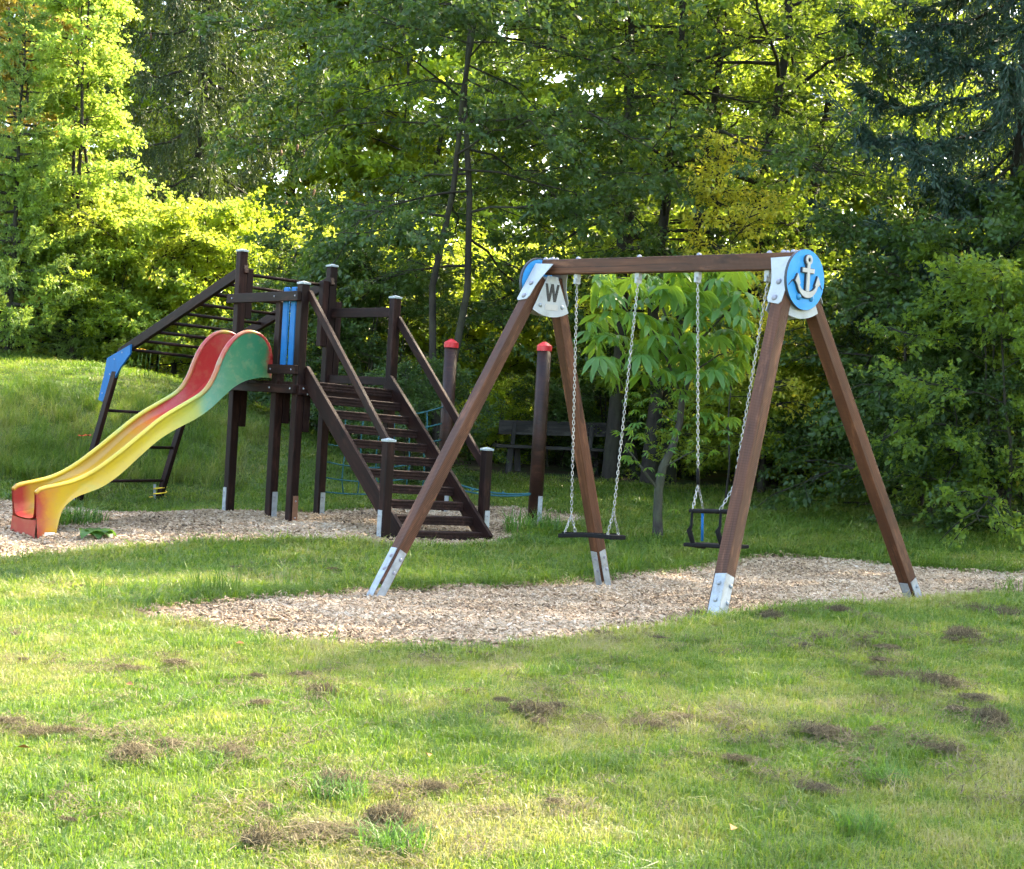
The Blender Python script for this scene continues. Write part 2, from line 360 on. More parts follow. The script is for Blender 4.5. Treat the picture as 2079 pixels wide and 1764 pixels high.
# ------------------------------------------------------------------ scattering (stuff only)
def scatter(name, P, R, Sc, idx, tint, protos, label, cat):
    me = bpy.data.meshes.new(name); me.vertices.add(len(P)); me.vertices.foreach_set('co', np.asarray(P, np.float32).ravel())
    for nm, ty, val, key in (('rot', 'FLOAT_VECTOR', R, 'vector'), ('scl', 'FLOAT_VECTOR', Sc, 'vector'), ('idx', 'INT', idx, 'value'), ('tint', 'FLOAT', tint, 'value')):
        a = me.attributes.new(nm, ty, 'POINT'); a.data.foreach_set(key, np.asarray(val, np.int32 if ty == 'INT' else np.float32).ravel())
    o = put(name, me, None, None, Matrix(), label=label, cat=cat, kind='stuff')
    c = bpy.data.collections.new(name + '_pieces')
    for p in protos: c.objects.link(p)
    g = bpy.data.node_groups.new(name + '_nodes', 'GeometryNodeTree')
    g.interface.new_socket('Geometry', in_out='INPUT', socket_type='NodeSocketGeometry'); g.interface.new_socket('Geometry', in_out='OUTPUT', socket_type='NodeSocketGeometry')
    N = g.nodes.new; gi = N('NodeGroupInput'); go = N('NodeGroupOutput'); ip = N('GeometryNodeInstanceOnPoints'); ci = N('GeometryNodeCollectionInfo')
    ci.inputs['Collection'].default_value = c; ci.inputs['Separate Children'].default_value = True; ci.inputs['Reset Children'].default_value = True
    ip.inputs['Pick Instance'].default_value = True
    L = g.links.new; L(gi.outputs[0], ip.inputs['Points']); L(ci.outputs[0], ip.inputs['Instance']); L(ip.outputs[0], go.inputs[0])
    for nm, ty, sock in (('rot', 'FLOAT_VECTOR', 'Rotation'), ('scl', 'FLOAT_VECTOR', 'Scale'), ('idx', 'INT', 'Instance Index')):
        na = N('GeometryNodeInputNamedAttribute'); na.data_type = ty; na.inputs[0].default_value = nm; L(na.outputs[0], ip.inputs[sock])
    md = o.modifiers.new('scatter', 'NODES'); md.node_group = g
    return o
def proto(name, me, mat):
    me.materials.append(mat); return bpy.data.objects.new(name, me)

def grass_mat():
    t = NT('grass_blades')
    a = t.n('Attribute', attribute_name='tint', attribute_type='INSTANCER').outputs['Fac']
    b = t.n('Attribute', attribute_name='tint', attribute_type='GEOMETRY').outputs['Fac']
    f = t.math('ADD', t.math('MULTIPLY', a, .72), t.math('MULTIPLY', b, .28))
    col = t.ramp(f, [(0., (.034, .085, .012)), (.22, (.085, .148, .02)), (.45, (.158, .196, .034)), (.75, (.235, .225, .078)), (1., (.285, .245, .14))])
    tr = t.ramp(f, [(0., (.07, .19, .012)), (.4, (.22, .33, .025)), (.7, (.32, .355, .055)), (1., (.31, .265, .13))])
    p = t.n('BsdfPrincipled', {'Base Color': col, 'Roughness': .45, 'Specular IOR Level': .35}); q = t.n('BsdfTranslucent', {'Color': tr})
    m = t.n('MixShader', {0: .42, 1: p.outputs[0], 2: q.outputs[0]}); t.t.links.new(m.outputs[0], t.out.inputs[0]); return t.m
M_GRASS = grass_mat()
def tuft_mesh(rng, nb, h0, h1, spread, bend, width):
    V = []; T3 = []; Q = []; tint = []
    for i in range(nb):
        a = rng.uniform(0, 6.283); r = spread * math.sqrt(rng.uniform(0, 1)); bx, by = r * math.cos(a), r * math.sin(a)
        h = rng.uniform(h0, h1); d = rng.uniform(0, 6.283); k = h * rng.uniform(.15, bend); w = width * rng.uniform(.7, 1.2)
        e = d + 1.57 + rng.uniform(-.6, .6); ex, ey = math.cos(e) * w / 2, math.sin(e) * w / 2; dx, dy = math.cos(d), math.sin(d); b = len(V)
        for s, ww in ((0, 1.), (.5, .85)):
            px, py, pz = bx + dx * k * s * s, by + dy * k * s * s, h * s - (.012 if s == 0 else 0); V += [(px - ex * ww, py - ey * ww, pz), (px + ex * ww, py + ey * ww, pz)]
        V.append((bx + dx * k, by + dy * k, h * (1 - .25 * (k / h) ** 2))); Q.append((b, b + 1, b + 3, b + 2)); T3.append((b + 2, b + 3, b + 4))
        tint += [rng.uniform(0, 1)] * 5
    return mesh_np('tuft', np.array(V), [np.array(Q), np.array(T3)], np.array(tint))
def vnoise(P, s, seed=0):
    """smooth pseudo noise 0..1"""
    x, y = P[:, 0] * s, P[:, 1] * s; v = 0
    r = np.random.RandomState(seed)
    for k in range(7):
        a = r.uniform(0, 6.28); f = r.uniform(.6, 2.0); p = r.uniform(0, 6.28, 2)
        v = v + np.sin((x * math.cos(a) + y * math.sin(a)) * f + p[0] + 1.2 * np.sin((x * math.sin(a) - y * math.cos(a)) * f * .7 + p[1]))
    return np.clip(v / 7 * .9 + .5, 0, 1)
def build_grass():
    rng = np.random.RandomState(5)
    protos = [proto('blade_tuft_%02d' % i, tuft_mesh(rng, 20, .010, .034, .055, 1.8, .0030), M_GRASS) for i in range(6)]
    protos += [proto('blade_tuft_%02d' % (6 + i), tuft_mesh(rng, 18, .03, .075, .045, 1.7, .0036), M_GRASS) for i in range(3)]
    protos += [proto('blade_tuft_%02d' % (9 + i), tuft_mesh(rng, 20, .14, .30, .07, 1.5, .006), M_GRASS) for i in range(3)]
    Ps = []
    for y0, y1, dens in ((3.6, 6, 1150), (6, 8.5, 800), (8.5, 12, 480), (12, 17, 290), (17, 22, 170), (22, 29, 95)):
        xl, xr = -(y1 * .345 + .9), y1 * .345 + .9
        n = int((xr - xl) * (y1 - y0) * dens); P = np.column_stack([rng.uniform(xl, xr, n), rng.uniform(y0, y1, n)])
        Ps.append(P[np.abs(P[:, 0]) < P[:, 1] * .345 + .9])
    P = np.concatenate(Ps); sd = pit_sd(P); keep = sd > rng.uniform(-.04, .06, len(P))
    P, sd = P[keep], sd[keep]; x, y = P[:, 0], P[:, 1]
    edge = np.where(x < -2.6, 28.5, 26.0); keep = y < edge + rng.uniform(-.6, .6, len(P)); P, sd = P[keep], sd[keep]; x, y = P[:, 0], P[:, 1]
    cov = np.zeros(len(P), bool)
    for g_, w_ in CLUMP_XY:
        r_ = w_ / F_PX * g_.y * .5; cov |= ((P[:, 0] - g_.x) / (r_ * 1.0)) ** 2 + ((P[:, 1] - g_.y) / (r_ * .8)) ** 2 < rng.uniform(.4, 1.2, len(P))
    cov &= rng.uniform(0, 1, len(P)) < .85; P, sd = P[~cov], sd[~cov]; x, y = P[:, 0], P[:, 1]
    n = len(P); z = height(P)
    dry = vnoise(P, 1.6, 1) * .4 + vnoise(P, 5., 2) * .3 + vnoise(P, 13., 6) * .3; dry = np.clip((dry - .5) * 2.1 + .35, 0, 1)
    green_far = np.clip((y - 11.5) / 3, 0, 1)
    tint = np.clip(dry * (1 - .35 * green_far) - .05 * green_far + rng.normal(0, .17, n), 0, 1)
    lush = (vnoise(P, 4.5, 4) > .80) & (y < 12)
    fringe = (sd < .30) & (sd > 0)
    fr_far = fringe & (poly_sd(P, PIT1) < .5) & (y > 10.8 + .25 * (x + 1))
    bank = ((x < -4.0) & (x > -8.0) & (y > 20.6) & (y < 24.3) & (base_h(P) < 1.35 + .1 * np.sin(x * 3)) & (base_h(P) > .1))
    tint = np.where(lush, tint * .5, tint); tint = np.where(fr_far, tint * .35, tint); tint = np.where(bank, np.clip(tint + .05, 0, 1), tint)
    k = np.clip(y / 7.5, 1, 2.4)
    scale = (.75 + .5 * rng.uniform(0, 1, n)) * (k ** .55)
    idx = rng.randint(0, 6, n); big = rng.uniform(0, 1, n)
    idx = np.where(lush & (big < .35), rng.randint(6, 9, n), idx); idx = np.where(big < .02, rng.randint(6, 9, n), idx)
    idx = np.where(fr_far & (big < .8), rng.randint(6, 9, n), idx); idx = np.where(fringe & ~fr_far & (big < .3), rng.randint(6, 9, n), idx)
    idx = np.where(fr_far & (big < .03), rng.randint(9, 12, n), idx); scale = np.where(fr_far, np.minimum(scale, 1.1), scale)
    idx = np.where(bank & (big < .6), rng.randint(9, 12, n), idx)
    scale = np.where(bank, 1.25, scale)
    R = np.column_stack([rng.normal(0, .16, n), rng.normal(0, .16, n), rng.uniform(0, 6.283, n)])
    wide = np.where(idx < 9, scale * np.clip(k, 1, 1.9), scale)
    scatter('lawn_grass', np.column_stack([P, z]), R, np.column_stack([wide, wide, scale]), idx, tint, protos, 'short mown grass with dry straw patches covering the lawn', 'grass')
    return n
print('grass', build_grass())

def build_chips():
    rng = np.random.RandomState(8); t = NT('wood_chip')
    a = t.n('Attribute', attribute_name='tint', attribute_type='INSTANCER').outputs['Fac']
    col = t.ramp(a, [(0., (.06, .04, .025)), (.18, (.18, .115, .068)), (.45, (.31, .22, .135)), (.75, (.41, .315, .215)), (1., (.50, .435, .35))])
    m = t.finish(col, .8, spec=.25); protos = []
    for i in range(7):
        L, w, h = rng.uniform(.018, .034), rng.uniform(.006, .013), rng.uniform(.002, .005); mb = MB()
        p = [(-L, -w * .5), (-L * .3, -w), (L * .7, -w * .8), (L, 0), (L * .6, w), (-L * .5, w * .8), (-L * .95, w * .3)]
        p = [(x + rng.uniform(-.003, .003), y + rng.uniform(-.002, .002)) for x, y in p]
        mb.prism(p, -h, h); protos.append(proto('chip_piece_%02d' % i, mb.mesh('chip'), m))
    Ps = []
    for pit, dens, x0, x1, y0, y1 in ((PIT1, 3000, -2.6, 6.5, 8.9, 17.4), (PIT2, 1500, -6.9, 1.4, 12.9, 21.9)):
        n = int((x1 - x0) * (y1 - y0) * dens); P = np.column_stack([rng.uniform(x0, x1, n), rng.uniform(y0, y1, n)])
        s = pit_sd(P); Ps.append(P[(s < rng.uniform(-.05, .07, n)) & (poly_sd(P, pit) < .3)])
    P = np.concatenate(Ps); n = len(P); z = height(P) + rng.uniform(.0, .016, n)
    tint = np.clip(rng.beta(2.0, 2.0, n) * .85 + .2 * (vnoise(P, 1.7, 3) - .42) + .15 * (vnoise(P, 5., 13) - .5), 0, 1)
    R = np.column_stack([rng.normal(0, .42, n), rng.normal(0, .32, n), rng.uniform(0, 6.283, n)])
    sc = rng.uniform(.5, 1.1, n) * np.clip(P[:, 1] / 12, 1, 1.35)
    scatter('wood_chips', np.column_stack([P, z]), R, np.repeat(sc[:, None], 3, 1), rng.randint(0, 7, n), tint, protos, 'pale wood chips filling the beds under swing and climbing frame', 'wood chips')
    return n
print('chips', build_chips())

# ------------------------------------------------------------------ trees
def norm(a): return a / (np.linalg.norm(a, axis=-1, keepdims=True) + 1e-9)
def leaves_np(rng, P, A, L, ratio, flat=.55, fold=.15, tintv=None):
    """rhombic leaves: P base points, A axis directions, L lengths"""
    n = len(P); A = norm(A); N = norm(np.column_stack([rng.normal(0, 1, (n, 2)) * (1 - flat) * 1.3, np.ones(n) * flat + rng.normal(0, .25, n)]))
    B = norm(np.cross(N, A)); N = np.cross(A, B); L = L[:, None]; W = L * ratio
    v0 = P; v1 = P + A * L * .45 + B * W * .5 + N * W * fold; v2 = P + A * L - N * W * .15; v3 = P + A * L * .45 - B * W * .5 + N * W * fold
    V = np.stack([v0, v1, v2, v3], 1).reshape(-1, 3); b = np.arange(n)[:, None] * 4
    Fq = np.concatenate([b + [0, 1, 2], b + [0, 2, 3]])
    if tintv is None: tintv = rng.uniform(0, 1, n)
    return V, Fq, np.repeat(tintv, 4)
def gen_tree(seed, H, r0, stems=1, lean=.1, lo=.25, R=3., nprim=36, nsec=8, nter=5, nleaf=9, ls=.085, rise=.35, droop=.15, shape='round', tl=.45, flat=.5, ratio=.6, fork=.0):
    rng = np.random.RandomState(seed); tubes = []; S0 = []; D0 = []; L0 = []
    stem_paths = []
    for s in range(stems):
        a = 6.283 * s / stems + rng.uniform(-.4, .4); off = (.12 + .04 * stems) * (stems > 1) * (2. if stems == 4 else 1.)
        k = 9; u = np.linspace(0, 1, k); hh = H * rng.uniform(.86, 1.); dv = np.array([math.cos(a), math.sin(a)]) * lean * rng.uniform(.6, 1.3)
        p = np.zeros((k, 3)); p[:, 2] = hh * u - .15 * (u == 0)
        p[:, :2] = np.array([math.cos(a), math.sin(a)]) * off + hh * (u[:, None] ** 1.2) * dv + np.cumsum(rng.normal(0, .012 * hh, (k, 2)), 0) * (u[:, None] > 0)
        r = r0 * (1 - .88 * u ** .9) * rng.uniform(.8, 1.05); r[0] *= 1.35
        tubes.append(tube_np(p, r, 8)); stem_paths.append((p, r, hh))
    for i in range(nprim):
        p, r, hh = stem_paths[i % stems]; u = lo + (1 - lo) * ((i + rng.uniform(0, 1)) / nprim) ** .9; u = min(u, .99)
        q = u * 8; j = int(q); w = q - j; st = p[j] * (1 - w) + p[min(j + 1, 8)] * w; rr = r[j] * (1 - w) + r[min(j + 1, 8)] * w
        x = (u - lo) / (1 - lo)
        prof = {'round': math.sqrt(max(.05, 1 - ((x - .42) / .68) ** 2)), 'cone': 1.05 - .85 * x, 'vase': .45 + .6 * x - .45 * max(0, x - .8) * 2, 'bush': math.sqrt(max(.08, 1 - (x * .95) ** 2))}[shape]
        ln = R * prof * rng.uniform(.7, 1.12); az = i * 2.39996 + rng.uniform(-.4, .4); el = rise * (.2 + 1.1 * x) + rng.normal(0, .14)
        d = np.array([math.cos(az) * math.cos(el), math.sin(az) * math.cos(el), math.sin(el)])
        k = 6; s = np.linspace(0, 1, k); path = st + d * ln * s[:, None]; path[:, 2] -= droop * ln * s ** 2.2; path[1:] += rng.normal(0, .035 * ln, (k - 1, 3)) * s[1:, None]
        tubes.append(tube_np(path, np.maximum(rr * .5 * (1 - s) ** .8, .007), 5))
        for m in range(nsec):
            f = .22 + .78 * (m + rng.uniform(0, 1)) / nsec; q = min(f * 5, 4.999); jj = int(q); ww = q - jj; st2 = path[jj] * (1 - ww) + path[jj + 1] * ww
            d1 = norm(path[jj + 1] - path[jj]); side = rng.choice([-1, 1]) * rng.uniform(.5, 1.15) if f < .93 else rng.uniform(-.3, .3)
            c, sn = math.cos(side), math.sin(side); d2 = np.array([d1[0] * c - d1[1] * sn, d1[0] * sn + d1[1] * c, d1[2] * .6 + rng.normal(.05, .22)]); d2 = norm(d2)
            l2 = ln * (.2 + .30 * (1 - f)) * rng.uniform(.7, 1.3) + .15
            path2 = np.array([st2, st2 + d2 * l2 * .5 + [0, 0, .02], st2 + d2 * l2 - [0, 0, droop * l2 * .6]])
            tubes.append(tube_np(path2, [.011, .008, .004], 3))
            for q2 in range(nter):
                g = (q2 + rng.uniform(0, 1)) / nter; base = path2[0] * (1 - g) + path2[2] * g; a3 = rng.uniform(-1.3, 1.3)
                c, sn = math.cos(a3), math.sin(a3); S0.append(base); D0.append((d2[0] * c - d2[1] * sn, d2[0] * sn + d2[1] * c, d2[2] + rng.normal(0, .3))); L0.append(tl * rng.uniform(.5, 1.2))
    S0 = np.array(S0); D0 = norm(np.array(D0)); L0 = np.array(L0); nt = len(S0)
    # spray leaves along the twigs
    T = rng.uniform(.1, 1, (nt, nleaf)); Pp = (S0[:, None] + D0[:, None] * (L0[:, None] * T)[..., None]).reshape(-1, 3); Pp[:, 2] -= (droop * .35 * (L0[:, None] * T ** 2)).ravel()
    Pp += rng.normal(0, .035, Pp.shape); n = len(Pp)
    A = np.repeat(D0, nleaf, 0) * .7 + rng.normal(0, .55, (n, 3)); A[:, 2] -= .25
    tw = np.repeat(rng.uniform(0, 1, nt), nleaf); tint = np.clip(.45 * tw + .55 * rng.uniform(0, 1, n), 0, 1)
    V, Fq, tv = leaves_np(rng, Pp, A, ls * rng.uniform(.65, 1.25, n), ratio, flat, .15, tint)
    return tubes_mesh('trunk', tubes), mesh_np('crown', V, [Fq], tv)
def gen_spruce(seed, H, r0, lo=.2, R=2.6, nlimb=60, nstr=40, nneed=14, sl=.45, hang=.8, sag=.25, tip=.2, need=.07, rise=-.1):
    rng = np.random.RandomState(seed); tubes = [tube_np(np.column_stack([rng.normal(0, .02, 8), rng.normal(0, .02, 8), np.linspace(-.1, H, 8)]), r0 * (1 - .93 * np.linspace(0, 1, 8)), 8)]
    S0 = []; D0 = []; L0 = []; limbs = []
    for i in range(nlimb):
        u = lo + (1 - lo) * ((i + rng.uniform(0, 1)) / nlimb); ln = (R * (1 - (u - lo * .5) / (1.02 - lo * .5)) ** .75 + .15) * rng.uniform(.75, 1.1); az = i * 2.39996 + rng.uniform(-.3, .3)
        el = rise + .5 * max(0, u - .5); d = np.array([math.cos(az) * math.cos(el), math.sin(az) * math.cos(el), math.sin(el)])
        k = 7; s = np.linspace(0, 1, k); path = np.array([0, 0, H * u]) + d * ln * s[:, None]; path[:, 2] += -sag * ln * np.sin(s * 2.2) + tip * ln * s ** 3; path[1:] += rng.normal(0, .015 * ln, (k - 1, 3))
        tubes.append(tube_np(path, np.maximum(.035 * (1 - s) * (ln / R + .3), .006), 4)); limbs.append(path)
        for m in range(max(6, int(nstr * ln / R))):
            f = .08 + .92 * rng.uniform(0, 1) ** .85; q = min(f * 6, 5.999); j = int(q); w = q - j; b = path[j] * (1 - w) + path[j + 1] * w; d1 = norm(path[j + 1] - path[j])
            side = rng.choice([-1, 1]); lat = np.array([-d1[1], d1[0], 0]) * side
            ll = sl * (1.15 - .6 * f) * rng.uniform(.4, 1.2)
            if rng.uniform() < hang: b = b + lat * rng.uniform(0, .28) * (1.2 - f) * min(1, ln); d2 = norm(lat * .25 + d1 * .15 + np.array([0, 0, -1.]) + rng.normal(0, .12, 3))
            else: d2 = norm(lat * rng.uniform(.5, 1.1) + d1 * .8 + np.array([0, 0, rng.normal(-.1, .12)]))
            S0.append(b); D0.append(d2); L0.append(ll)
        for e in range(7):                                     # leader shoots along the limb itself
            g = .45 + .55 * e / 7; q = min(g * 6, 5.999); j = int(q); S0.append(path[j]); D0.append(norm(path[j + 1] - path[j])); L0.append(.3 * ln / R + .12)
    S0, D0, L0 = np.array(S0), norm(np.array(D0)), np.array(L0); nt = len(S0)
    T = (np.arange(nneed)[None] + rng.uniform(0, 1, (nt, nneed))) / nneed
    P = (S0[:, None] + D0[:, None] * (L0[:, None] * T)[..., None]).reshape(-1, 3); n = len(P)
    A = np.repeat(D0, nneed, 0) * .9 + rng.normal(0, .5, (n, 3))
    tint = np.clip(np.repeat(rng.uniform(0, .6, nt), nneed) + .5 * (T.ravel() > .75) * rng.uniform(0, 1, n) + rng.uniform(0, .2, n), 0, 1)
    V, Fq, tv = leaves_np(rng, P, A, need * rng.uniform(.7, 1.3, n), .26, .3, .1, tint)
    return tubes_mesh('trunk', tubes), mesh_np('crown', V, [Fq], tv), limbs

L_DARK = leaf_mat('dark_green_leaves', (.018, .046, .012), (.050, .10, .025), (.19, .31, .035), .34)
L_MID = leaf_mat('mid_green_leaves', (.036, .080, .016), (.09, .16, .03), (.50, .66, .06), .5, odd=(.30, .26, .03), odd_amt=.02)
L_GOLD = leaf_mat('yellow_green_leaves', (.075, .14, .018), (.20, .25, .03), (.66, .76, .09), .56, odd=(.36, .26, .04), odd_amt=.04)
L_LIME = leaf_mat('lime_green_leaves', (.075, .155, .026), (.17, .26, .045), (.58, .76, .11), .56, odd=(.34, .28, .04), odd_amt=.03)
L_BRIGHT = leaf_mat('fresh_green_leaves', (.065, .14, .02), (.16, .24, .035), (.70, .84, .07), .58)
L_YELL = leaf_mat('autumn_yellow_leaves', (.17, .22, .03), (.50, .43, .045), (.86, .80, .08), .5)
L_ORNG = leaf_mat('orange_tinged_leaves', (.14, .15, .02), (.38, .27, .05), (.62, .46, .07), .42)
L_SPR = leaf_mat('spruce_needles', (.013, .034, .009), (.048, .082, .020), (.18, .26, .035), .22)
L_SPRY = leaf_mat('young_spruce_needles', (.055, .125, .025), (.17, .26, .055), (.42, .58, .08), .32)
L_SPRB = leaf_mat('bluish_spruce_needles', (.011, .034, .023), (.034, .072, .050), (.08, .15, .07), .2)
L_CHES = leaf_mat('chestnut_leaf', (.05, .14, .035), (.09, .20, .055), (.42, .62, .04), .45, .35)
B_DARK = bark_mat('dark_bark', (.012, .010, .008), (.05, .042, .034)); B_GREY = bark_mat('grey_mottled_bark', (.014, .012, .0095), (.075, .068, .056), 16.)

def tree(name, label, cat, loc, meshes, leaf, bark=None, rotz=0., scale=1., group=None, sz=1.):
    z = gz(loc[0], loc[1]) if len(loc) == 2 else loc[2]
    o = thing(name, label, cat, (loc[0], loc[1], z - .03), group, rotz, scale)
    M = WM[o] @ Matrix.Diagonal((1, 1, sz, 1))
    put('trunk', meshes[0], bark or B_DARK, o, M)
    c = put('crown', meshes[1], leaf, o, M); c.material_slots[0].link = 'OBJECT'; c.material_slots[0].material = leaf
    return o
def px(u, Y): return ((u - CX) / F_PX * Y, Y)

G_BIG = gen_tree(11, 15, .15, 4, .10, .26, 5.0, 64, 10, 6, 23, .10, .30, .22, 'round', .5)
G_G = gen_tree(12, 14, .17, 2, .09, .24, 4.2, 46, 9, 6, 18, .095, .35, .18, 'round', .5)
G_DK = gen_tree(24, 13.0, .09, 2, .03, .27, 3.7, 54, 9, 6, 22, .10, .22, .25, 'round', .5)
G_A = gen_tree(13, 12, .13, 1, .03, .15, 3.4, 48, 8, 6, 17, .11, .35, .15, 'round', .5)
G_B = gen_tree(14, 10.5, .10, 3, .08, .10, 3.0, 48, 8, 6, 17, .11, .4, .12, 'cone', .5)
G_BUSH = gen_tree(15, 4.2, .04, 6, .17, .02, 1.7, 50, 7, 5, 19, .085, .45, .2, 'bush', .38)
G_BUSH2 = gen_tree(16, 3.0, .035, 7, .2, .02, 1.5, 46, 7, 5, 18, .075, .4, .15, 'bush', .34)
G_COL = gen_tree(17, 9.5, .07, 3, .035, .03, 1.45, 64, 7, 5, 19, .085, .5, .12, 'cone', .4)
G_HOR = gen_tree(18, 3.4, .07, 1, .02, .16, 2.0, 36, 9, 6, 15, .075, .12, .1, 'cone', .4, .75)
G_SAP = gen_tree(19, 5.4, .02, 1, .02, .3, 1.5, 26, 6, 5, 9, .085, .26, .06, 'cone', .38, .8)
G_FAR1 = gen_tree(33, 13, .09, 2, .05, .08, 3.6, 52, 8, 6, 17, .15, .35, .15, 'round', .55)
G_FAR2 = gen_tree(34, 12, .08, 3, .07, .05, 3.2, 52, 8, 6, 17, .15, .4, .12, 'cone', .55)
SP_BIG = gen_spruce(21, 17, .16, .12, 3.2, 84, 170, 14, .85, .85, .24, .3, .11, -.12)
SP_YNG = gen_spruce(22, 6.5, .07, .03, 1.8, 84, 64, 16, .36, .2, .08, .12, .07, .12)
SP_BLU = gen_spruce(23, 16, .15, .24, 3.8, 90, 180, 14, .7, .5, .22, .16, .12, -.08)

# --- the left edge and mound
tree('spruce_tree', 'pale green young spruce at the left edge of the mound', 'tree', px(10, 28.4), SP_YNG[:2], L_SPRY, rotz=.4, scale=1.0)
tree('spruce_tree', 'small low spruce sapling in front of the yellow-green shrubs on the mound', 'tree', px(135, 28.8), SP_YNG[:2], L_SPRY, rotz=2.1, scale=.42)
tree('deciduous_tree', 'tall narrow yellow-green tree glowing in sun on the mound', 'tree', px(140, 29.0), G_COL, L_LIME, rotz=1.)
tree('deciduous_tree', 'tree with orange tinged leaves in the top left corner', 'tree', px(-10, 30.5), G_COL, L_ORNG, rotz=3., scale=1.15)
big_spruce = tree('spruce_tree', 'large spruce with drooping curtain branches and hanging cones behind the mound', 'tree', px(375, 34.5), SP_BIG[:2], L_SPR, rotz=.7, scale=1.1)
for i, (u, Y, g, lf, sc, rz, lab) in enumerate([
    (240, 30.2, G_BUSH2, L_GOLD, 1.15, .5, 'sunlit yellow shrub left of the blue knee plate at the foot of the tall tree'),
    (325, 30.5, G_BUSH, L_LIME, .85, 2., 'sunlit yellow-green shrub above the slope of the ladder'),
    (440, 30.8, G_BUSH, L_BRIGHT, .95, 3.3, 'bright green hazel shrub behind the tall ladder post'),
    (165, 29.6, G_BUSH2, L_BRIGHT, .8, 4.2, 'low fresh green bush on the crest of the mound'),
    (60, 29.8, G_BUSH, L_LIME, .95, 5.5, 'yellow-green shrub at the far left behind the young spruce')]):
    tree('shrub', lab, 'shrub', px(u, Y), g, lf, rotz=rz, scale=sc)
# --- the middle
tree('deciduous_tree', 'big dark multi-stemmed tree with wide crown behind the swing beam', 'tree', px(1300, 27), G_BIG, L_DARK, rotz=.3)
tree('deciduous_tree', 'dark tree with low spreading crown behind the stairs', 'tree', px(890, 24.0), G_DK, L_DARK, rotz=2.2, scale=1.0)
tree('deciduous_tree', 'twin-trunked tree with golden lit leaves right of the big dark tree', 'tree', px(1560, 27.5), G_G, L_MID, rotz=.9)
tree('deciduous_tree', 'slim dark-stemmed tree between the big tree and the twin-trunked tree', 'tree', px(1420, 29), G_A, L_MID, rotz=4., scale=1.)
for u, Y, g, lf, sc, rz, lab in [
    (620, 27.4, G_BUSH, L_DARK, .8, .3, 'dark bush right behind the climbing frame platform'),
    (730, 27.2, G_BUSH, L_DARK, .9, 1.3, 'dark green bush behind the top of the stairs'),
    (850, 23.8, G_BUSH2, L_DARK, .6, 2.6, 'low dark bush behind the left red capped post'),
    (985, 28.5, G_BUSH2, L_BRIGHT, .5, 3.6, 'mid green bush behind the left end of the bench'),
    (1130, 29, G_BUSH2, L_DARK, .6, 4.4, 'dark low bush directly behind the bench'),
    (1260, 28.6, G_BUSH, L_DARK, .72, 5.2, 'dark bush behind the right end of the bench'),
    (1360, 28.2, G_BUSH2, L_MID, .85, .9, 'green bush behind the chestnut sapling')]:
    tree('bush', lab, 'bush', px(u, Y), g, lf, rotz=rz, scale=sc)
tree('beech_sapling', 'slender sapling with autumn yellow leaves rising above the swing beam', 'tree', px(1478, 23), G_SAP, L_YELL, rotz=.5, scale=.86, sz=1.22)
tree('hornbeam', 'small tree with layered yellowish sprays seen between the right swing legs', 'tree', px(1553, 25.5), G_HOR, L_YELL if False else L_GOLD, rotz=1.2, scale=.95)
# --- the right
tree('spruce_tree', 'dark bluish spruce with hanging boughs in the top right corner', 'tree', px(2030, 22.8), SP_BLU[:2], L_SPRB, rotz=.2)
for u, Y, g, lf, sc, rz, lab in [
    (1700, 27.5, G_BUSH, L_MID, .9, .1, 'green bush right of the swing frame in front of the wood'),
    (1790, 26.5, G_BUSH, L_BRIGHT, .85, 1.9, 'pale sunlit bush between swing and dark bushes'),
    (1830, 24.2, G_BUSH, L_DARK, 1.0, 2.9, 'dark broad bush at the right behind the swing legs'),
    (1960, 22.0, G_BUSH, L_DARK, 1.2, 3.9, 'tall dark green bush near the right edge'),
    (2085, 20.0, G_BUSH, L_MID, .95, 4.9, 'bush with lighter leaf tips at the right edge'),
    (1985, 20.6, G_BUSH2, L_DARK, .75, 5.9, 'low dark bush at the front of the right-hand thicket')]:
    tree('bush', lab, 'bush', px(u, Y), g, lf, rotz=rz, scale=sc)
# --- rows behind
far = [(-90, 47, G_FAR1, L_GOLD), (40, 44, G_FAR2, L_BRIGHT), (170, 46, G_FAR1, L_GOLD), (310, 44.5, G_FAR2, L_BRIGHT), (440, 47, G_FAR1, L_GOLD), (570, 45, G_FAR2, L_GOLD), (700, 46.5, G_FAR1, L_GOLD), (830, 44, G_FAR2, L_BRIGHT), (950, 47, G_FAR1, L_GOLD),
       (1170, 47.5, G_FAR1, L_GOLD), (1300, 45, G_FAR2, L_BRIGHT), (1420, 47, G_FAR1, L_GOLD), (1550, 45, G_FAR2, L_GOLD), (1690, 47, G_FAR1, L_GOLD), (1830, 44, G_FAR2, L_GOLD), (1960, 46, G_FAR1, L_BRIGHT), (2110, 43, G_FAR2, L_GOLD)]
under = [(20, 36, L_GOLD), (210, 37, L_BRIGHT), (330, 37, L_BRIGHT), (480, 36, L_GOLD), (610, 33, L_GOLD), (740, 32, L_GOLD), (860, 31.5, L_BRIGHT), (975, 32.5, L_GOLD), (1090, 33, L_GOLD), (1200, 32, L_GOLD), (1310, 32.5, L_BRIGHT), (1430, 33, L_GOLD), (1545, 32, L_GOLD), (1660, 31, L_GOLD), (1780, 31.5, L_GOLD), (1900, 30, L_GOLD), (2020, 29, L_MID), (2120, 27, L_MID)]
ORD = 'first second third fourth fifth sixth seventh eighth ninth tenth eleventh twelfth thirteenth fourteenth fifteenth sixteenth seventeenth eighteenth nineteenth twentieth'.split()
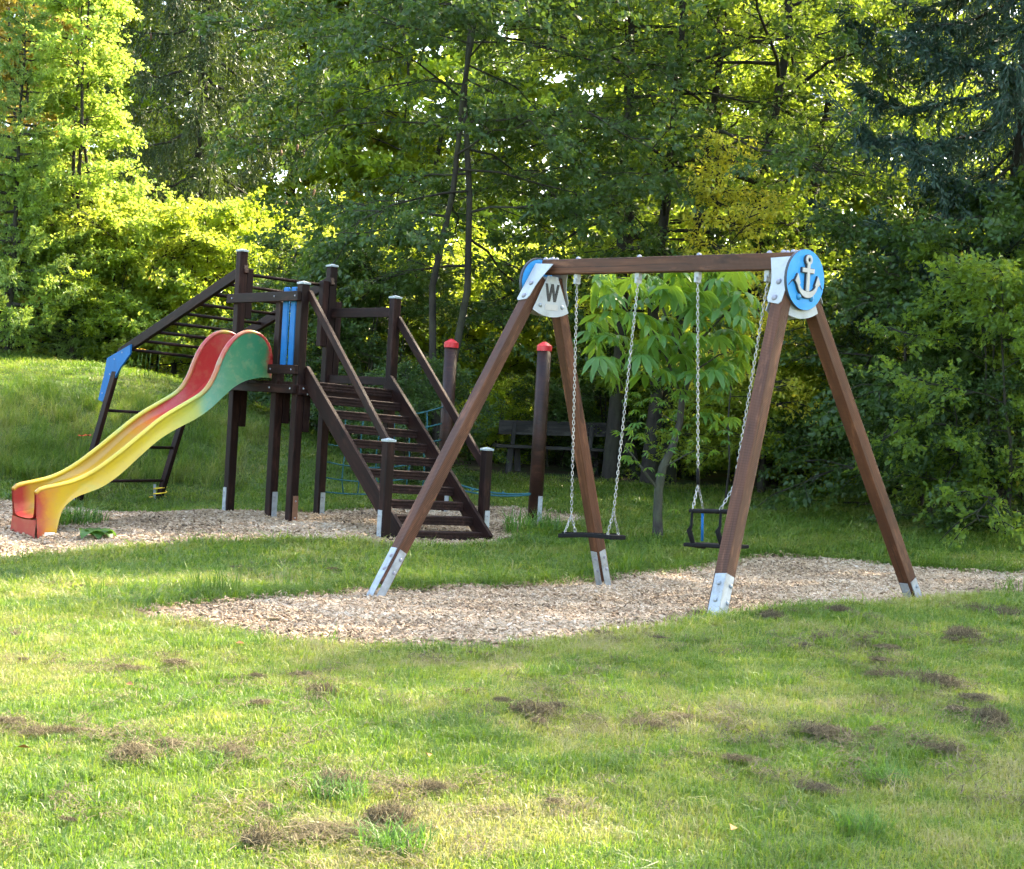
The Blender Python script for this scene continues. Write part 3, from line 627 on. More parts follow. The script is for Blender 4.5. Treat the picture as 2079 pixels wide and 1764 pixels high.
for i, (u, Y, lf) in enumerate(under):
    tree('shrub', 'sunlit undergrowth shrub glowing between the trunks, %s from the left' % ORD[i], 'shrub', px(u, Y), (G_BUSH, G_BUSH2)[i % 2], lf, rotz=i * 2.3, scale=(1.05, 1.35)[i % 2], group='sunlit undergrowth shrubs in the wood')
for i, (x, y, g, lf, sc) in enumerate([(11.5, 21, G_A, L_MID, 1.45), (13, 17, G_A, L_MID, 1.4), (10.5, 26, G_G, L_MID, 1.), (12.5, 12.6, G_A, L_MID, 1.15)]):  # wood edge trees added mostly out of view, sized to shade the swing bed
    tree('deciduous_tree', 'added shade tree right of the play area, %s' % ('shading the right bushes', 'beside the swing', 'farthest back', 'nearest the camera')[i], 'tree', (x, y), g, lf, rotz=i * 1.1, scale=sc, group='added shade trees of the wood edge at the right')
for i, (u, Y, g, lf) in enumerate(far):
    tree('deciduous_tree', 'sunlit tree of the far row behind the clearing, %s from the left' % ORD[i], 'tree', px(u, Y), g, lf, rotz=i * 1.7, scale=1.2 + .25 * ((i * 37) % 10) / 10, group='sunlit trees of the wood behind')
# ------------------------------------------------------------------ swing frame
BL = Vector((.224, 13.1, 2.699)); BR = Vector((2.013, 11.1, 2.657))
bd = (BR - BL).normalized(); bn = Vector((-bd.y, bd.x, 0)).normalized()      # bn points away from the camera
if bn.y < 0: bn = -bn
SW = thing('swing_frame', 'brown timber swing frame with four splayed legs and blue round end signs', 'swing', ((BL + BR) / 2 - Vector((0, 0, 2.6))))
BH, BW = .125, .10
off = Vector((0, 0, BH / 2))
beam('top_beam', BL + off - bd * .02, BR + off + bd * .05, BW, BH, M_SWING, SW)
def bolt(parent, p, n, r=.02, h=.014, mat=None, name='bolt'):
    me = BOLTS.setdefault((r, h), MB().dome((0, 0, 0), r, h).mesh('bolt', True)); z = Vector(n).normalized(); q = z.to_track_quat('Z', 'Y').to_matrix().to_4x4()
    o = put(name, me, mat or M_BOLT, parent, Matrix.Translation(p) @ q)
    if mat and me.materials[0] is not mat: o.material_slots[0].link = 'OBJECT'; o.material_slots[0].material = mat
    return o
BOLTS = {}
def along(u):                                              # point on the beam under photo column u
    lo, hi = 0., 1.
    best = min(range(401), key=lambda k: abs(col_of(BL.lerp(BR, k / 400)) - u)); return best / 400
def col_of(p):
    c, s = math.cos(PITCH), math.sin(PITCH); Z = p.z - EYE; d = p.y * c - Z * s; uu = Z * c + p.y * s; x, y = F_PX * p.x / d, -F_PX * uu / d
    return CX + x * math.cos(ROLL) - y * math.sin(ROLL)
up = Vector((0, 0, 1))
for s, e in ((1, BR), (-1, BL)):
    for a, b in ((-.03, -.025), (-.03, .025), (-.12, -.025), (-.12, .025)): bolt(SW, e + bd * s * (a + .03) + bn * b + up * (BH - .001), up, .022, .026)
FEET = {'RF': at(1456, 1243, 10.15), 'RB': at(1857, 1220, 12.1), 'LF': at(768, 1200, 12.0), 'LB': at(1226, 1189, 14.0)}
LW = .105
for k, e, s, sgn in (('RF', BR, 1, -1), ('RB', BR, 1, 1), ('LF', BL, -1, -1), ('LB', BL, -1, 1)):
    ft = FEET[k]; top = e + bd * s * (-.0) + bn * sgn * .085 + Vector((0, 0, -.035)); d = (ft - top).normalized()
    bury = -.07 if k[0] == 'L' else .10
    foot = ft + d * bury
    lm = frame(top, foot - top, bd); L = (foot - top).length
    me = MB().box((0, -LW / 2, -LW / 2), (L, LW / 2, LW / 2)).mesh('leg')
    lg = bevel(put('leg', me, M_SWING, SW, lm), .007)
    # steel shoes: two flat bars on neighbouring faces, running on into the ground
    pts = MB(); t = .006; h = .30 if k[0] == 'L' else .36 if k == 'RF' else .31; w = .075
    vis = [(-1, 'y'), (1, 'z')] if k != 'RF' else []
    ext = .16
    fy = -1
    for face in ('y', 'z'):
        mb = MB()
        for q in (1,):
            if face == 'z':
                z0 = LW / 2 + .002
                mb.box((L - h, -w / 2, z0), (L + ext, w / 2, z0 + t))
            else:
                y0 = fy * (LW / 2 + .002)
                mb.box((L - h, min(y0, y0 + fy * t), -w / 2), (L + ext, max(y0, y0 + fy * t), w / 2))
        if k == 'RF': mb = MB().box((L - h, -LW / 2 - .012, LW / 2 + .002), (L + ext, LW / 2 - .02, LW / 2 + .002 + t)) if face == 'z' else MB().box((L - h, -LW / 2 - .0075, -.035), (L + ext, -LW / 2 - .0015, LW / 2 + .008))
        put('foot_bracket', mb.mesh('foot_bracket'), M_ZINC, lg, lm)
        for bx in (.07, .19):
            p = lm @ (Vector((L - h + bx, .012, LW / 2 + .009)) if face == 'z' else Vector((L - h + bx, fy * (LW / 2 + .009), .012)))
            bolt(lg, p, (lm.to_3x3() @ (Vector((0, 0, 1)) if face == 'z' else Vector((0, fy, 0)))), .017, .012, M_ZINC if k[0] == 'R' else M_BOLT)
# corner brackets: fan plates across the legs, side plates on the leg fronts
def plane_mat(o, x, y): x = Vector(x).normalized(); y = Vector(y); y = (y - x * y.dot(x)).normalized(); z = x.cross(y); return Matrix(((x.x, y.x, z.x, o[0]), (x.y, y.y, z.y, o[1]), (x.z, y.z, z.z, o[2]), (0, 0, 0, 1)))
def fan(r0, r1, a0, a1, n=12):
    P = [(r1 * math.sin(a0 + (a1 - a0) * i / n), -r1 * math.cos(a0 + (a1 - a0) * i / n)) for i in range(n + 1)]
    return P + [(r0 * math.sin(a1), -r0 * math.cos(a1)), (r0 * math.sin(a0), -r0 * math.cos(a0))]
for s, e in ((1, BR), (-1, BL)):
    apex = e + Vector((0, 0, .10))
    br = put('corner_bracket', MB().prism(fan(.13, .47, -.47, .47), -.003, .003).mesh('corner_bracket'), M_PLATE, SW, plane_mat(apex - bd * s * .075, bn * s, up), label='light grey steel fan plate joining beam and legs')
    for q in (-1, 1): bolt(br, apex - bd * s * .079 + bn * q * .13 - up * .375, -bd * s, .02, .014, M_ZINC)
    put('corner_bracket', MB().prism(fan(.13, .46, -.5, .5), -.003, .003).mesh('corner_bracket'), M_PLATE, SW, plane_mat(apex + bd * s * .068, bn * s, up))
    if s < 0:
        # the letter W and a blank label plate on the inner fan plate
        Mw = plane_mat(apex + bd * .0795 - up * .26, bn * 1, up); W = MB(); h = .155; t = .026
        xs = [-.07, -.035, 0, .035, .07]
        for (xa, ya), (xb, yb) in zip([(xs[0], h / 2), (xs[1], -h / 2), (xs[2], h / 2), (xs[3], -h / 2)], [(xs[1], -h / 2), (xs[2], h / 2), (xs[3], -h / 2), (xs[4], h / 2)]):
            W.prism([(xa - t / 2, ya), (xb - t / 2, yb), (xb + t / 2, yb), (xa + t / 2, ya)][:: (1 if yb < ya else -1)], 0, .003 + .0006 * len(W.v) / 8)
        wo_ = put('letter_plate', W.mesh('letter_plate'), M_BLACK, br, Mw, label='black letter W')
        put('label_plate', MB().box((-.075, -.025, 0), (.075, .025, .002)).mesh('label_plate'), M_BEIGE, br, plane_mat(apex + bd * .0795 - up * .385, bn, up))
    for sgn in (-1, 1):
        k = ('R' if s > 0 else 'L') + ('F' if sgn < 0 else 'B'); ft = FEET[k]; top = e + bn * sgn * .085 + Vector((0, 0, -.035)); d = (ft - top).normalized()
        n = (bn * sgn); n = (n - d * n.dot(d)).normalized()
        c = top + n * (LW / 2 + .005) + d * .13
        # x axis along the beam inwards, y axis up the leg; concave inner edge
        poly = [(-.07, .24), (.16, .23), (.13, .16), (.095, .08), (.075, 0), (.07, -.10), (.05, -.135), (-.05, -.15), (-.07, -.13)]
        Mp = plane_mat(c, -bd * s, -d)
        if s > 0: poly = [(x, y) for x, y in poly]
        pl = put('side_plate', MB().prism(poly, -.003, .003).mesh('side_plate'), M_PLATE, SW, Mp, label='grey side plate with concave edge over the leg top')
        for bx, by in ((.0, -.10), (.01, .03)): bolt(pl, Mp @ Vector((bx, by, 0)) + n * .004, n, .024, .018)
    # round sign
    dc = e + bd * s * .10 + Vector((0, 0, -.075))
    Md = plane_mat(dc, bn * s, up); R0 = .222; n = 40
    circ = [(R0 * math.cos(2 * math.pi * i / n), R0 * math.sin(2 * math.pi * i / n)) for i in range(n)]
    sg = put('round_sign', MB().prism(circ, -.010, .010).mesh('round_sign'), M_CYAN, SW, Md, label='round sky blue sign on the beam end' if s < 0 else 'round sky blue sign with raised grey anchor on the beam end')
    put('sign_edge', MB().ring(R0 - .012, R0 + .002, -.014, .009, 40).mesh('sign_edge'), M_EDGE, sg, Md)
    for q in (-1, 1): bolt(sg, Md @ Vector((q * .075 + .0, -.13 - .0, .010)), bd * s, .026, .02, M_BLUEBOLT)
    if s > 0:
        def anchor(z0, z1, g):
            mb = MB(); mb.ring(.016 - g * .3, .036 + g, z0, z1, 20, 0, .145)
            mb.prism([(-.014 - g, .115), (-.018 - g, -.085), (.018 + g, -.085), (.014 + g, .115)], z0 + .0007, z1 - .0007)
            mb.prism([(-.068 - g, .052 - g), (.068 + g, .052 - g), (.068 + g, .082 + g), (-.068 - g, .082 + g)], z0 + .0014, z1 - .0014)
            n = 18; P = []
            for i in range(n + 1):
                a = math.radians(200 + 140 * i / n); P.append(((.125 + g) * math.cos(a), -.005 + (.128 + g) * math.sin(a)))
            for i in range(n, -1, -1):
                a = math.radians(200 + 140 * i / n); w = .052 * math.sin(math.pi * i / n) ** .8
                P.append(((.105 - g) * math.cos(a), -.005 + (.108 - w * .35 - g) * math.sin(a) + w * .12))
            mb.prism(P, z0 + .002, z1 - .002)
            for q in (-1, 1):                                  # flukes
                pts = [(q * (.148 + g), -.02), (q * (.118), .035 + g), (q * (.088 - g), -.035 - g), (q * .11, -.055 - g)]
                mb.prism(pts if q < 0 else pts[::-1], z0 + .0028, z1 - .0028)
            return mb.mesh('anchor')
        put('anchor_core', anchor(.0105, .026, .005), M_EDGE, sg, Md @ Matrix.Rotation(rad(0), 4, 'Z'))
        put('anchor', anchor(.0265, .036, 0), M_BEIGE, sg, Md)
        pts = [(-.2, -.055), (-.165, -.02), (-.145, -.012), (-.125, -.03), (-.10, -.07)]
        for side in (-1, 1):
            wv = MB(); Q = [(side * x * -1 if side > 0 else x, y) for x, y in pts]
            for i, ((xa, ya), (xb, yb)) in enumerate(zip(Q[:-1], Q[1:])):
                wv.prism([(xa, ya - .006), (xb, yb - .006), (xb, yb + .006), (xa, ya + .006)][:: (1 if xb > xa else -1)], .0103 + .0003 * i, .0125 + .0004 * i)
            put('wave_line', wv.mesh('wave_line'), M_EDGE, sg, Md)
HANG = [BL.lerp(BR, along(u)) for u in (1172, 1297, 1418, 1560)]
for p in HANG:
    bolt(SW, p + up * (BH - .001), up, .024, .026)
    Mh = frame(p, bd)
    hg = put('hanger', MB().box((-.022, -.02, -.052), (.022, .02, .0)).mesh('hanger'), M_ZINC, SW, Mh)
    put('pivot', MB().box((-.012, -.03, -.085), (.012, .03, -.04)).mesh('pivot'), M_ZINC, hg, Mh)

# ------------------------------------------------------------------ chains and swing seats
def chain_mesh(paths, pitch=.031, wire=.0034, half=.0092):
    """real links: each an elongated torus, every second one turned by 90 degrees"""
    nu, nv = 10, 4; a = np.linspace(0, 2 * math.pi, nu, endpoint=False); b = np.linspace(0, 2 * math.pi, nv, endpoint=False)
    cx = np.cos(a) * half; cy_ = np.sin(a) * half + np.sign(np.sin(a)) * (pitch * .5 - half + wire * 1.3)
    base = np.stack([np.outer(np.cos(a) * 1, np.cos(b)) * wire + cx[:, None], np.outer(np.sin(a), np.cos(b)) * wire + cy_[:, None], np.outer(np.ones(nu), np.sin(b)) * wire], -1).reshape(-1, 3)
    i = np.arange(nu)[:, None]; j = np.arange(nv)[None]
    Fq = np.stack([i * nv + j, ((i + 1) % nu) * nv + j, ((i + 1) % nu) * nv + (j + 1) % nv, i * nv + (j + 1) % nv], -1).reshape(-1, 4)
    Vs = []; Fs = []; c = 0
    for p0, p1 in paths:
        p0, p1 = np.array(p0), np.array(p1); L = np.linalg.norm(p1 - p0); n = max(1, int(round(L / pitch))); d = (p1 - p0) / L
        x = np.cross(d, [0, 0, 1.]) if abs(d[2]) < .99 else np.cross(d, [1., 0, 0]); x /= np.linalg.norm(x); y = np.cross(d, x)
        for k in range(n):
            X, Yv = (x, y) if k % 2 else (y, -x)
            R = np.stack([X, d, np.cross(X, d)], 1); Vs.append(base @ R.T + p0 + d * L * (k + .5) / n); Fs.append(Fq + c); c += len(base)
    return mesh_np('chain', np.concatenate(Vs), [np.concatenate(Fs)], smooth=True)
def beam_depth(k): return HANG[k].y
# flat seat
sA, sB = at(1147, 1083, HANG[0].y + .02), at(1256, 1087, HANG[1].y - .02)
FS = thing('flat_swing', 'flat black rubber swing seat hanging on two chains', 'swing seat', ((sA + sB) / 2 - Vector((0, 0, .02))))
sx = (sB - sA); sx.z = 0; SL = sx.length; Ms = frame((sA + sB) / 2, sB - sA)
def seat_mesh(L, D, T, dip=.012, n=12):
    mb = MB(); P = []
    for i in range(n + 1):
        x = -L / 2 + L * i / n; z = dip * (2 * x / L) ** 2 * -1 + dip
        P.append((x, z))
    vs = []; fs = []
    for x, z in P:
        vs += [(x, -D / 2, z - T), (x, D / 2, z - T), (x, D / 2, z), (x, -D / 2, z)]
    for i in range(n):
        for j in range(4): fs.append((4 * i + j, 4 * i + 4 + j, 4 * i + 4 + (j + 1) % 4, 4 * i + (j + 1) % 4))
    fs += [(0, 1, 2, 3), (4 * n + 3, 4 * n + 2, 4 * n + 1, 4 * n)]
    mb.add(vs, fs); return mb.mesh('seat')
bevel(put('seat', seat_mesh(SL, .16, .036), M_RUBBER, FS, Ms), .006)
for i in range(7): put('tread_rib', MB().box((-SL / 2 + .05 + i * (SL - .1) / 7, -.075, .0005), (-SL / 2 + .075 + i * (SL - .1) / 7, .075, .0145)).mesh('tread_rib'), M_RUBBER, FS, Ms)
for k, f in ((0, -.40), (1, .40)):
    joint = at((1160, 1246)[k], (1046, 1040)[k], HANG[k].y); paths = [(HANG[k] - up * .07, joint)]
    for q in (-.055, .055): e = Ms @ Vector((f * SL, q, .02)); paths.append((joint, e))
    put('chain', chain_mesh(paths), M_CHAIN, FS, Matrix())
    for q in (-.055, .055):
        e = Ms @ Vector((f * SL, q, .012)); put('eye_bolt', MB().ring(.006, .014, -.004, .004, 12).mesh('eye_bolt', True), M_CHAIN, FS, frame(e, up, bd))
# cradle seat
cA, cB = at(1408, 1101, HANG[2].y - .0), at(1500, 1106, HANG[3].y + .15)
TS = thing('cradle_swing', 'toddler swing seat with black safety bar frame hanging behind the right legs', 'swing seat', ((cA + cB) / 2 - Vector((0, 0, .02))))
Mc = frame((cA + cB) / 2, cB - cA); CL = (cB - cA).length; CD = .24; HT = .25
bevel(put('seat', seat_mesh(CL, CD, .03, 0), M_RUBBER, TS, Mc), .008)
hx, hy = CL / 2 - .03, CD / 2 - .01
ringp = []
for i in range(28):
    a = 2 * math.pi * i / 28; c, s = math.cos(a), math.sin(a); ringp.append((hx * math.copysign(abs(c) ** .45, c), hy * math.copysign(abs(s) ** .45, s), HT))
ringp.append(ringp[0])
tube('safety_bar', ringp, .017, M_RUBBER, TS, 8, Mc)
for x, y, m in ((-hx, hy * .6, M_BLUE), (hx - .10, hy * .6, M_BLUE)): tube('upright', [(x, y, .01), (x, y, HT)], .011, m, TS, 8, Mc, label='blue upright')
for x in (-hx * .1 - .13, hx * .1 + .13):
    tube('crotch_strap', [(x, -hy, HT), (x, -hy - .005, HT * .55), (x - .02, -hy - .01, .10), (x, -hy + .02, -.02), (x + .05, -hy + .1, -.035)], [.010, .011, .022, .02, .012], M_RUBBER, TS, 8, Mc)
for k, f in ((2, -1), (3, 1)):
    e1, e2 = Mc @ Vector((f * hx * .94, hy * .55, HT + .015)), Mc @ Vector((f * hx * .70, -hy, HT + .015)); mid = (e1 + e2) / 2; joint = mid + (HANG[k] - mid).normalized() * .19
    put('chain', chain_mesh([(HANG[k] - up * .07, joint), (joint, e1), (joint, e2)]), M_CHAIN, TS, Matrix())
    dv = (HANG[k] - joint).normalized(); tube('chain_sleeve', [joint + dv * .13, joint + dv * .09, joint + dv * .04, joint], [.010, .014, .012, .015], M_RUBBER, TS, 8)

# ------------------------------------------------------------------ climbing frame
PH = rad(42.5); et = Vector((math.cos(PH), math.sin(PH), 0)); el = Vector((-math.sin(PH), math.cos(PH), 0))
P4 = Vector((-2.454, 17.02, 0)); WT, LT = 1.32, 1.33
def TL(a, b, z): p = P4 + et * a + el * b; return Vector((p.x, p.y, z - .03 * a))     # tower coordinates: a along the stairs' width, b towards the ladder
CF = thing('climbing_frame', 'dark brown timber climbing tower with stairs, overhead ladder and railings', 'climbing frame', TL(WT / 2, LT / 2, .08))
PW = .105
def post(a, b, ztop, foot='zinc', zb=None, cap=True, w=PW, side=1, name='post'):
    p = TL(a, b, 0); g = hz(p.x, p.y) if zb is None else zb
    o = beam(name, Vector((p.x, p.y, g - .02)), Vector((p.x, p.y, ztop - .03 * a)), w, w, M_TOWER, CF, up=el, bev=.01)
    if cap:
        mb = MB(); c = w / 2 + .006; mb.box((-c, -c, 0), (c, c, .02)); mb.add([(-c, -c, .02), (c, -c, .02), (c, c, .02), (-c, c, .02), (0, 0, .04)], [(0, 1, 4), (1, 2, 4), (2, 3, 4), (3, 0, 4)])
        put('cap', mb.mesh('cap'), M_CAP, o, Matrix.Translation((p.x, p.y, ztop - .03 * a + .001)) @ Matrix.Rotation(PH, 4, 'Z'))
    if foot:
        q = p - el * (w / 2 + .004) + et * .012
        if side < 0: q = p - et * (w / 2 + .004) + el * .012
        m = {'zinc': M_ZINC, 'rust': M_RUST}[foot]; Mf = Matrix.Translation((q.x, q.y, g)) @ Matrix.Rotation(PH + (0 if side > 0 else -math.pi / 2), 4, 'Z')
        put('foot_bracket', MB().box((-.035, -.003, -.06), (.035, .003, .30)).mesh('foot_bracket'), m, o, Mf)
        for zz in (.05, .24): bolt(o, Mf @ Vector((0, -.003, zz)), -el if side > 0 else -et, .01, .008)
    return o
post(0, LT, 3.21, side=-1); post(WT, LT, 3.21); post(0, 0, 2.79, 'rust'); post(WT, 0, 2.79); post(0, .42, 2.6, cap=False)
# blocks doubling the posts
for a, b, z0, z1 in ((.10, LT, 2.42, 3.02), (WT + .105, LT, 1.5, 2.78), (.105, LT, 1.12, 1.56), (.105, 0, 1.12, 1.56), (.11, .42, 1.2, 1.56), (WT - .106, LT, 2.2, 3.02)):
    beam('support_block', TL(a, b, z0), TL(a, b, z1), .09, .095, M_TOWER, CF, up=el)
# platform
for i in range(9): beam('floor_plank', TL(-.02, .04 + (LT - .08) * (i + .5) / 9, 1.665), TL(WT + .02, .04 + (LT - .08) * (i + .5) / 9, 1.665), .132, .035, M_TOWER, CF, bev=.004)
beam('floor_joist', TL(-.085, -.06, 1.595), TL(-.085, LT + .06, 1.595), .05, .10, M_TOWER, CF)
beam('floor_joist', TL(WT + .085, -.06, 1.595), TL(WT + .085, LT + .06, 1.595), .05, .10, M_TOWER, CF)
beam('floor_joist', TL(-.05, -.08, 1.59), TL(WT + .05, -.08, 1.59), .05, .11, M_TOWER, CF)
# railings
beam('rail', TL(-.085, -.05, 2.65), TL(-.085, LT + .12, 2.64), .05, .11, M_SWING if False else M_TOWER, CF)
beam('rail', TL(-.087, -.07, 1.815), TL(-.087, .48, 1.815), .05, .105, M_TOWER, CF)
for b in (.13, .285):
    o = beam('railing_board', TL(-.03, b, 1.80), TL(-.03, b, 2.76), .105, .03, M_BLUE, CF, up=et, bev=.012, label='blue vertical railing board')
beam('rail', TL(WT + .02, .06, 2.63), TL(WT + .02, LT - .05, 2.63), .05, .115, M_TOWER, CF)
beam('rail', TL(WT + .02, .06, 1.80), TL(WT + .02, LT - .05, 1.80), .05, .10, M_TOWER, CF)
for b, z in ((.0, 2.65), (.42, 2.65), (LT, 2.64), (.0, 1.815), (.42, 1.815)): bolt(CF, TL(-.112, b, z), -et, .011, .006)
for b in (0., .42, LT): bolt(CF, TL(-.112, b, 1.60), -et, .012, .007, M_ZINC)
for a in (.0, .06): bolt(CF, TL(a, -.107, 1.61 - a), -el, .011, .007, M_ZINC)
# stairs
SR = 1.93; ZT = 1.74; ZB = .06
slope = Vector((0, 0, 0)) + (TL(0, -SR, ZB) - TL(0, 0, ZT)); sl_n = slope.normalized()
for a in (.075, WT - .045):
    beam('stringer', TL(a, .0, ZT + .06), TL(a, -SR - .02, ZB + .02), .05, .19, M_TOWER, CF)
NTR = 11
prof = [(-.07, -.05), (.07, -.05), (.07, .045), (-.06, .045), (-.07, .038), (-.07, .022), (-.064, .018), (-.064, .006), (-.07, .002), (-.07, -.012), (-.064, -.016), (-.064, -.028), (-.07, -.032)]
Wtr = WT - .17
tme = MB().prism(prof[::-1], 0, Wtr).mesh('tread')
for i in range(NTR):
    f = (i + .35) / NTR; b = -SR * f; z = ZT - .03 + (ZB - ZT) * f
    x = (TL(1, 0, 0) - TL(0, 0, 0)).normalized(); y = el.copy(); zz = x.cross(y)
    o = TL(.10, b, z); Mt = Matrix(((y.x, zz.x, x.x, o.x), (y.y, zz.y, x.y, o.y), (y.z, zz.z, x.z, o.z), (0, 0, 0, 1)))
    put('tread', tme, M_TREAD, CF, Mt)
def newel(u, v0, v1, Y):
    p = at(u, v0, Y); g = hz(p.x, p.y); q = p - P4; a, b = q.dot(et), q.dot(el)
    post(a, b, at(u, v1, Y).z + .03 * a, w=.10, name='newel_post', side=-1 if a < .5 else 1); return a, b
n1 = newel(778, 1098, 896, 15.55); n2 = newel(979, 1084, 914, 16.75)
tz1, tz2 = at(788, 896, 15.55).z, at(985, 914, 16.75).z
beam('handrail', TL(.06, -.03, 2.70), TL(n1[0] + .02, n1[1] + .03, tz1 + .03 * n1[0] - .03), .045, .085, M_TOWER, CF)
beam('handrail', TL(WT + .03, -.03, 2.55), TL(n2[0], n2[1] + .05, tz2 + .03 * n2[0] - .16), .045, .095, M_TOWER, CF)
# overhead ladder
KL = at(246, 716, 20.2); LF = at(153.5, 1037, 20.5); wl_ = et * 1.22 - Vector((0, 0, .045))
KR = KL + wl_; LR = at(317, 1031, 21.35); LR = Vector((LR.x, LR.y, LR.z))
T1 = TL(.03, LT + .05, 2.98); T2 = TL(WT - .03, LT + .05, 3.0)
Mrungs = []
for T, K, Ft in ((T1, KL, LF), (T2, KR, LR)):
    d = (K - T).normalized(); beam('ladder_rail', T - d * .12, K + d * .03, .06, .125, M_TOWER, CF)
    dl = (Ft - K).normalized(); beam('ladder_leg', K - dl * .05, Ft + dl * .02, .06, .12, M_TOWER, CF, up=el)
    g = Ft
    put('foot_bracket', MB().box((-.03, -.003, -.06), (.03, .003, .32)).mesh('foot_bracket'), M_ZINC, CF, Matrix.Translation(Ft - dl * .02 - et * .036 - el * .0) @ Matrix.Rotation(PH - math.pi / 2, 4, 'Z') @ Matrix.Rotation(rad(-4), 4, 'Y'))
for i in range(9):
    f = .02 + .93 * i / 8; tube('rung', [T1.lerp(KL, f) - up * .0, T2.lerp(KR, f)], .021, M_TOWER, CF, 8)
for f in (.36, .585, .81): tube('rung', [KL.lerp(LF, f), KR.lerp(LR, f)], .021, M_TOWER, CF, 8)
def plane_hit(u, v, p0, n):
    a, b = ray(u, v); d = Vector((a, 1, b)); o = Vector((0, 0, EYE)); t = (p0 - o).dot(n) / d.dot(n); return o + d * t
z1p = lambda X, Y: ((X / 1.411) / 1.8466, (850 + Y / 1.411) / 1.8466)
kp = KL - et * .045; PP = [plane_hit(*z1p(*q), kp, et) for q in ((570, 695), (695, 622), (692, 672), (640, 745), (600, 820), (545, 925), (523, 915), (555, 780))]
Mk = plane_mat(kp, -el, up); Mi = Mk.inverted(); poly = [(Mi @ p).xy for p in PP]
for Kp, lab in ((kp, 'blue plate covering the ladder knee'), (kp + wl_ + et * .09, 'blue plate covering the far ladder knee')):
    Mq = plane_mat(Kp, -el, up); kn = put('knee_plate', MB().prism(poly, -.012, .012).mesh('knee_plate'), M_BLUE, CF, Mq, label=lab)
    for q in ((610, 700), (650, 665), (585, 780), (545, 880)):
        w = Mi @ plane_hit(*z1p(*q), kp, et); bolt(kn, Mq @ Vector((w.x, w.y, .012 if (Mq.to_3x3() @ Vector((0, 0, 1))).y < 0 else -.012)), -et, .012, .008, M_ZINC)
YR = thing('yellow_rope', 'yellow rope knotted round the foot of the right ladder leg', 'rope', LR)
pk = LR + (KR - LR) * .09; tube('coil', [pk + Vector((math.cos(a) * .09, math.sin(a) * .09, .012 * a - .03)) for a in np.linspace(0, 12.5, 40)], .009, M_YROPE, YR, 6)
tube('loose_end', [pk + Vector((-.09, 0, -.03)), pk + Vector((-.16, -.03, -.04)), pk + Vector((-.22, -.02, -.11)), pk + Vector((-.26, 0, -.15))], .008, M_YROPE, YR, 6)

# ------------------------------------------------------------------ slide
SC, SWd = .86, .60                          # centre line and width along el
near0 = P4 + el * (SC - SWd / 2); TOPC = [(1448, 700), (1440, 640), (1405, 575), (1335, 541), (1262, 560), (1205, 620), (1163, 700), (1132, 790), (1085, 868), (990, 925), (860, 1000), (740, 1100), (620, 1200), (500, 1288), (400, 1338), (300, 1362), (215, 1378), (192, 1400)]
BOTC = [(1435, 800), (1380, 795), (1300, 812), (1240, 845), (1190, 890), (1130, 950), (1050, 1010), (960, 1055), (860, 1110), (760, 1195), (650, 1300), (550, 1375), (450, 1412), (395, 1432), (345, 1475), (318, 1530), (302, 1600), (294, 1650), (250, 1660), (198, 1662)]
def tz(q): p = plane_hit(*z1p(*q), near0, el); d = p - near0; return (-d.dot(et), p.z)
TOP = np.array([tz(q) for q in TOPC]); BOT = np.array([tz(q) for q in BOTC])
ENDT = max(TOP[-1][0], BOT[-1][0] + .28)
g_end = near0 - et * TOP[-1][0]; zg = hz(g_end.x, g_end.y)
def chaikin(P, n=2):
    for _ in range(n): P = np.concatenate([P[:1], np.stack([P[:-1] * .75 + P[1:] * .25, P[:-1] * .25 + P[1:] * .75], 1).reshape(-1, 2), P[-1:]])
    return P
def resample(P, n):
    d = np.concatenate([[0], np.cumsum(np.hypot(*np.diff(P, axis=0).T))]); s = np.linspace(0, d[-1], n); return np.column_stack([np.interp(s, d, P[:, 0]), np.interp(s, d, P[:, 1])])
SLD = thing('slide', 'weathered fibreglass slide faded from red and green to yellow beside the climbing frame', 'slide', (near0.x - et.x * 2.4 + el.x * .3, near0.y - et.y * 2.4 + el.y * .3, zg))
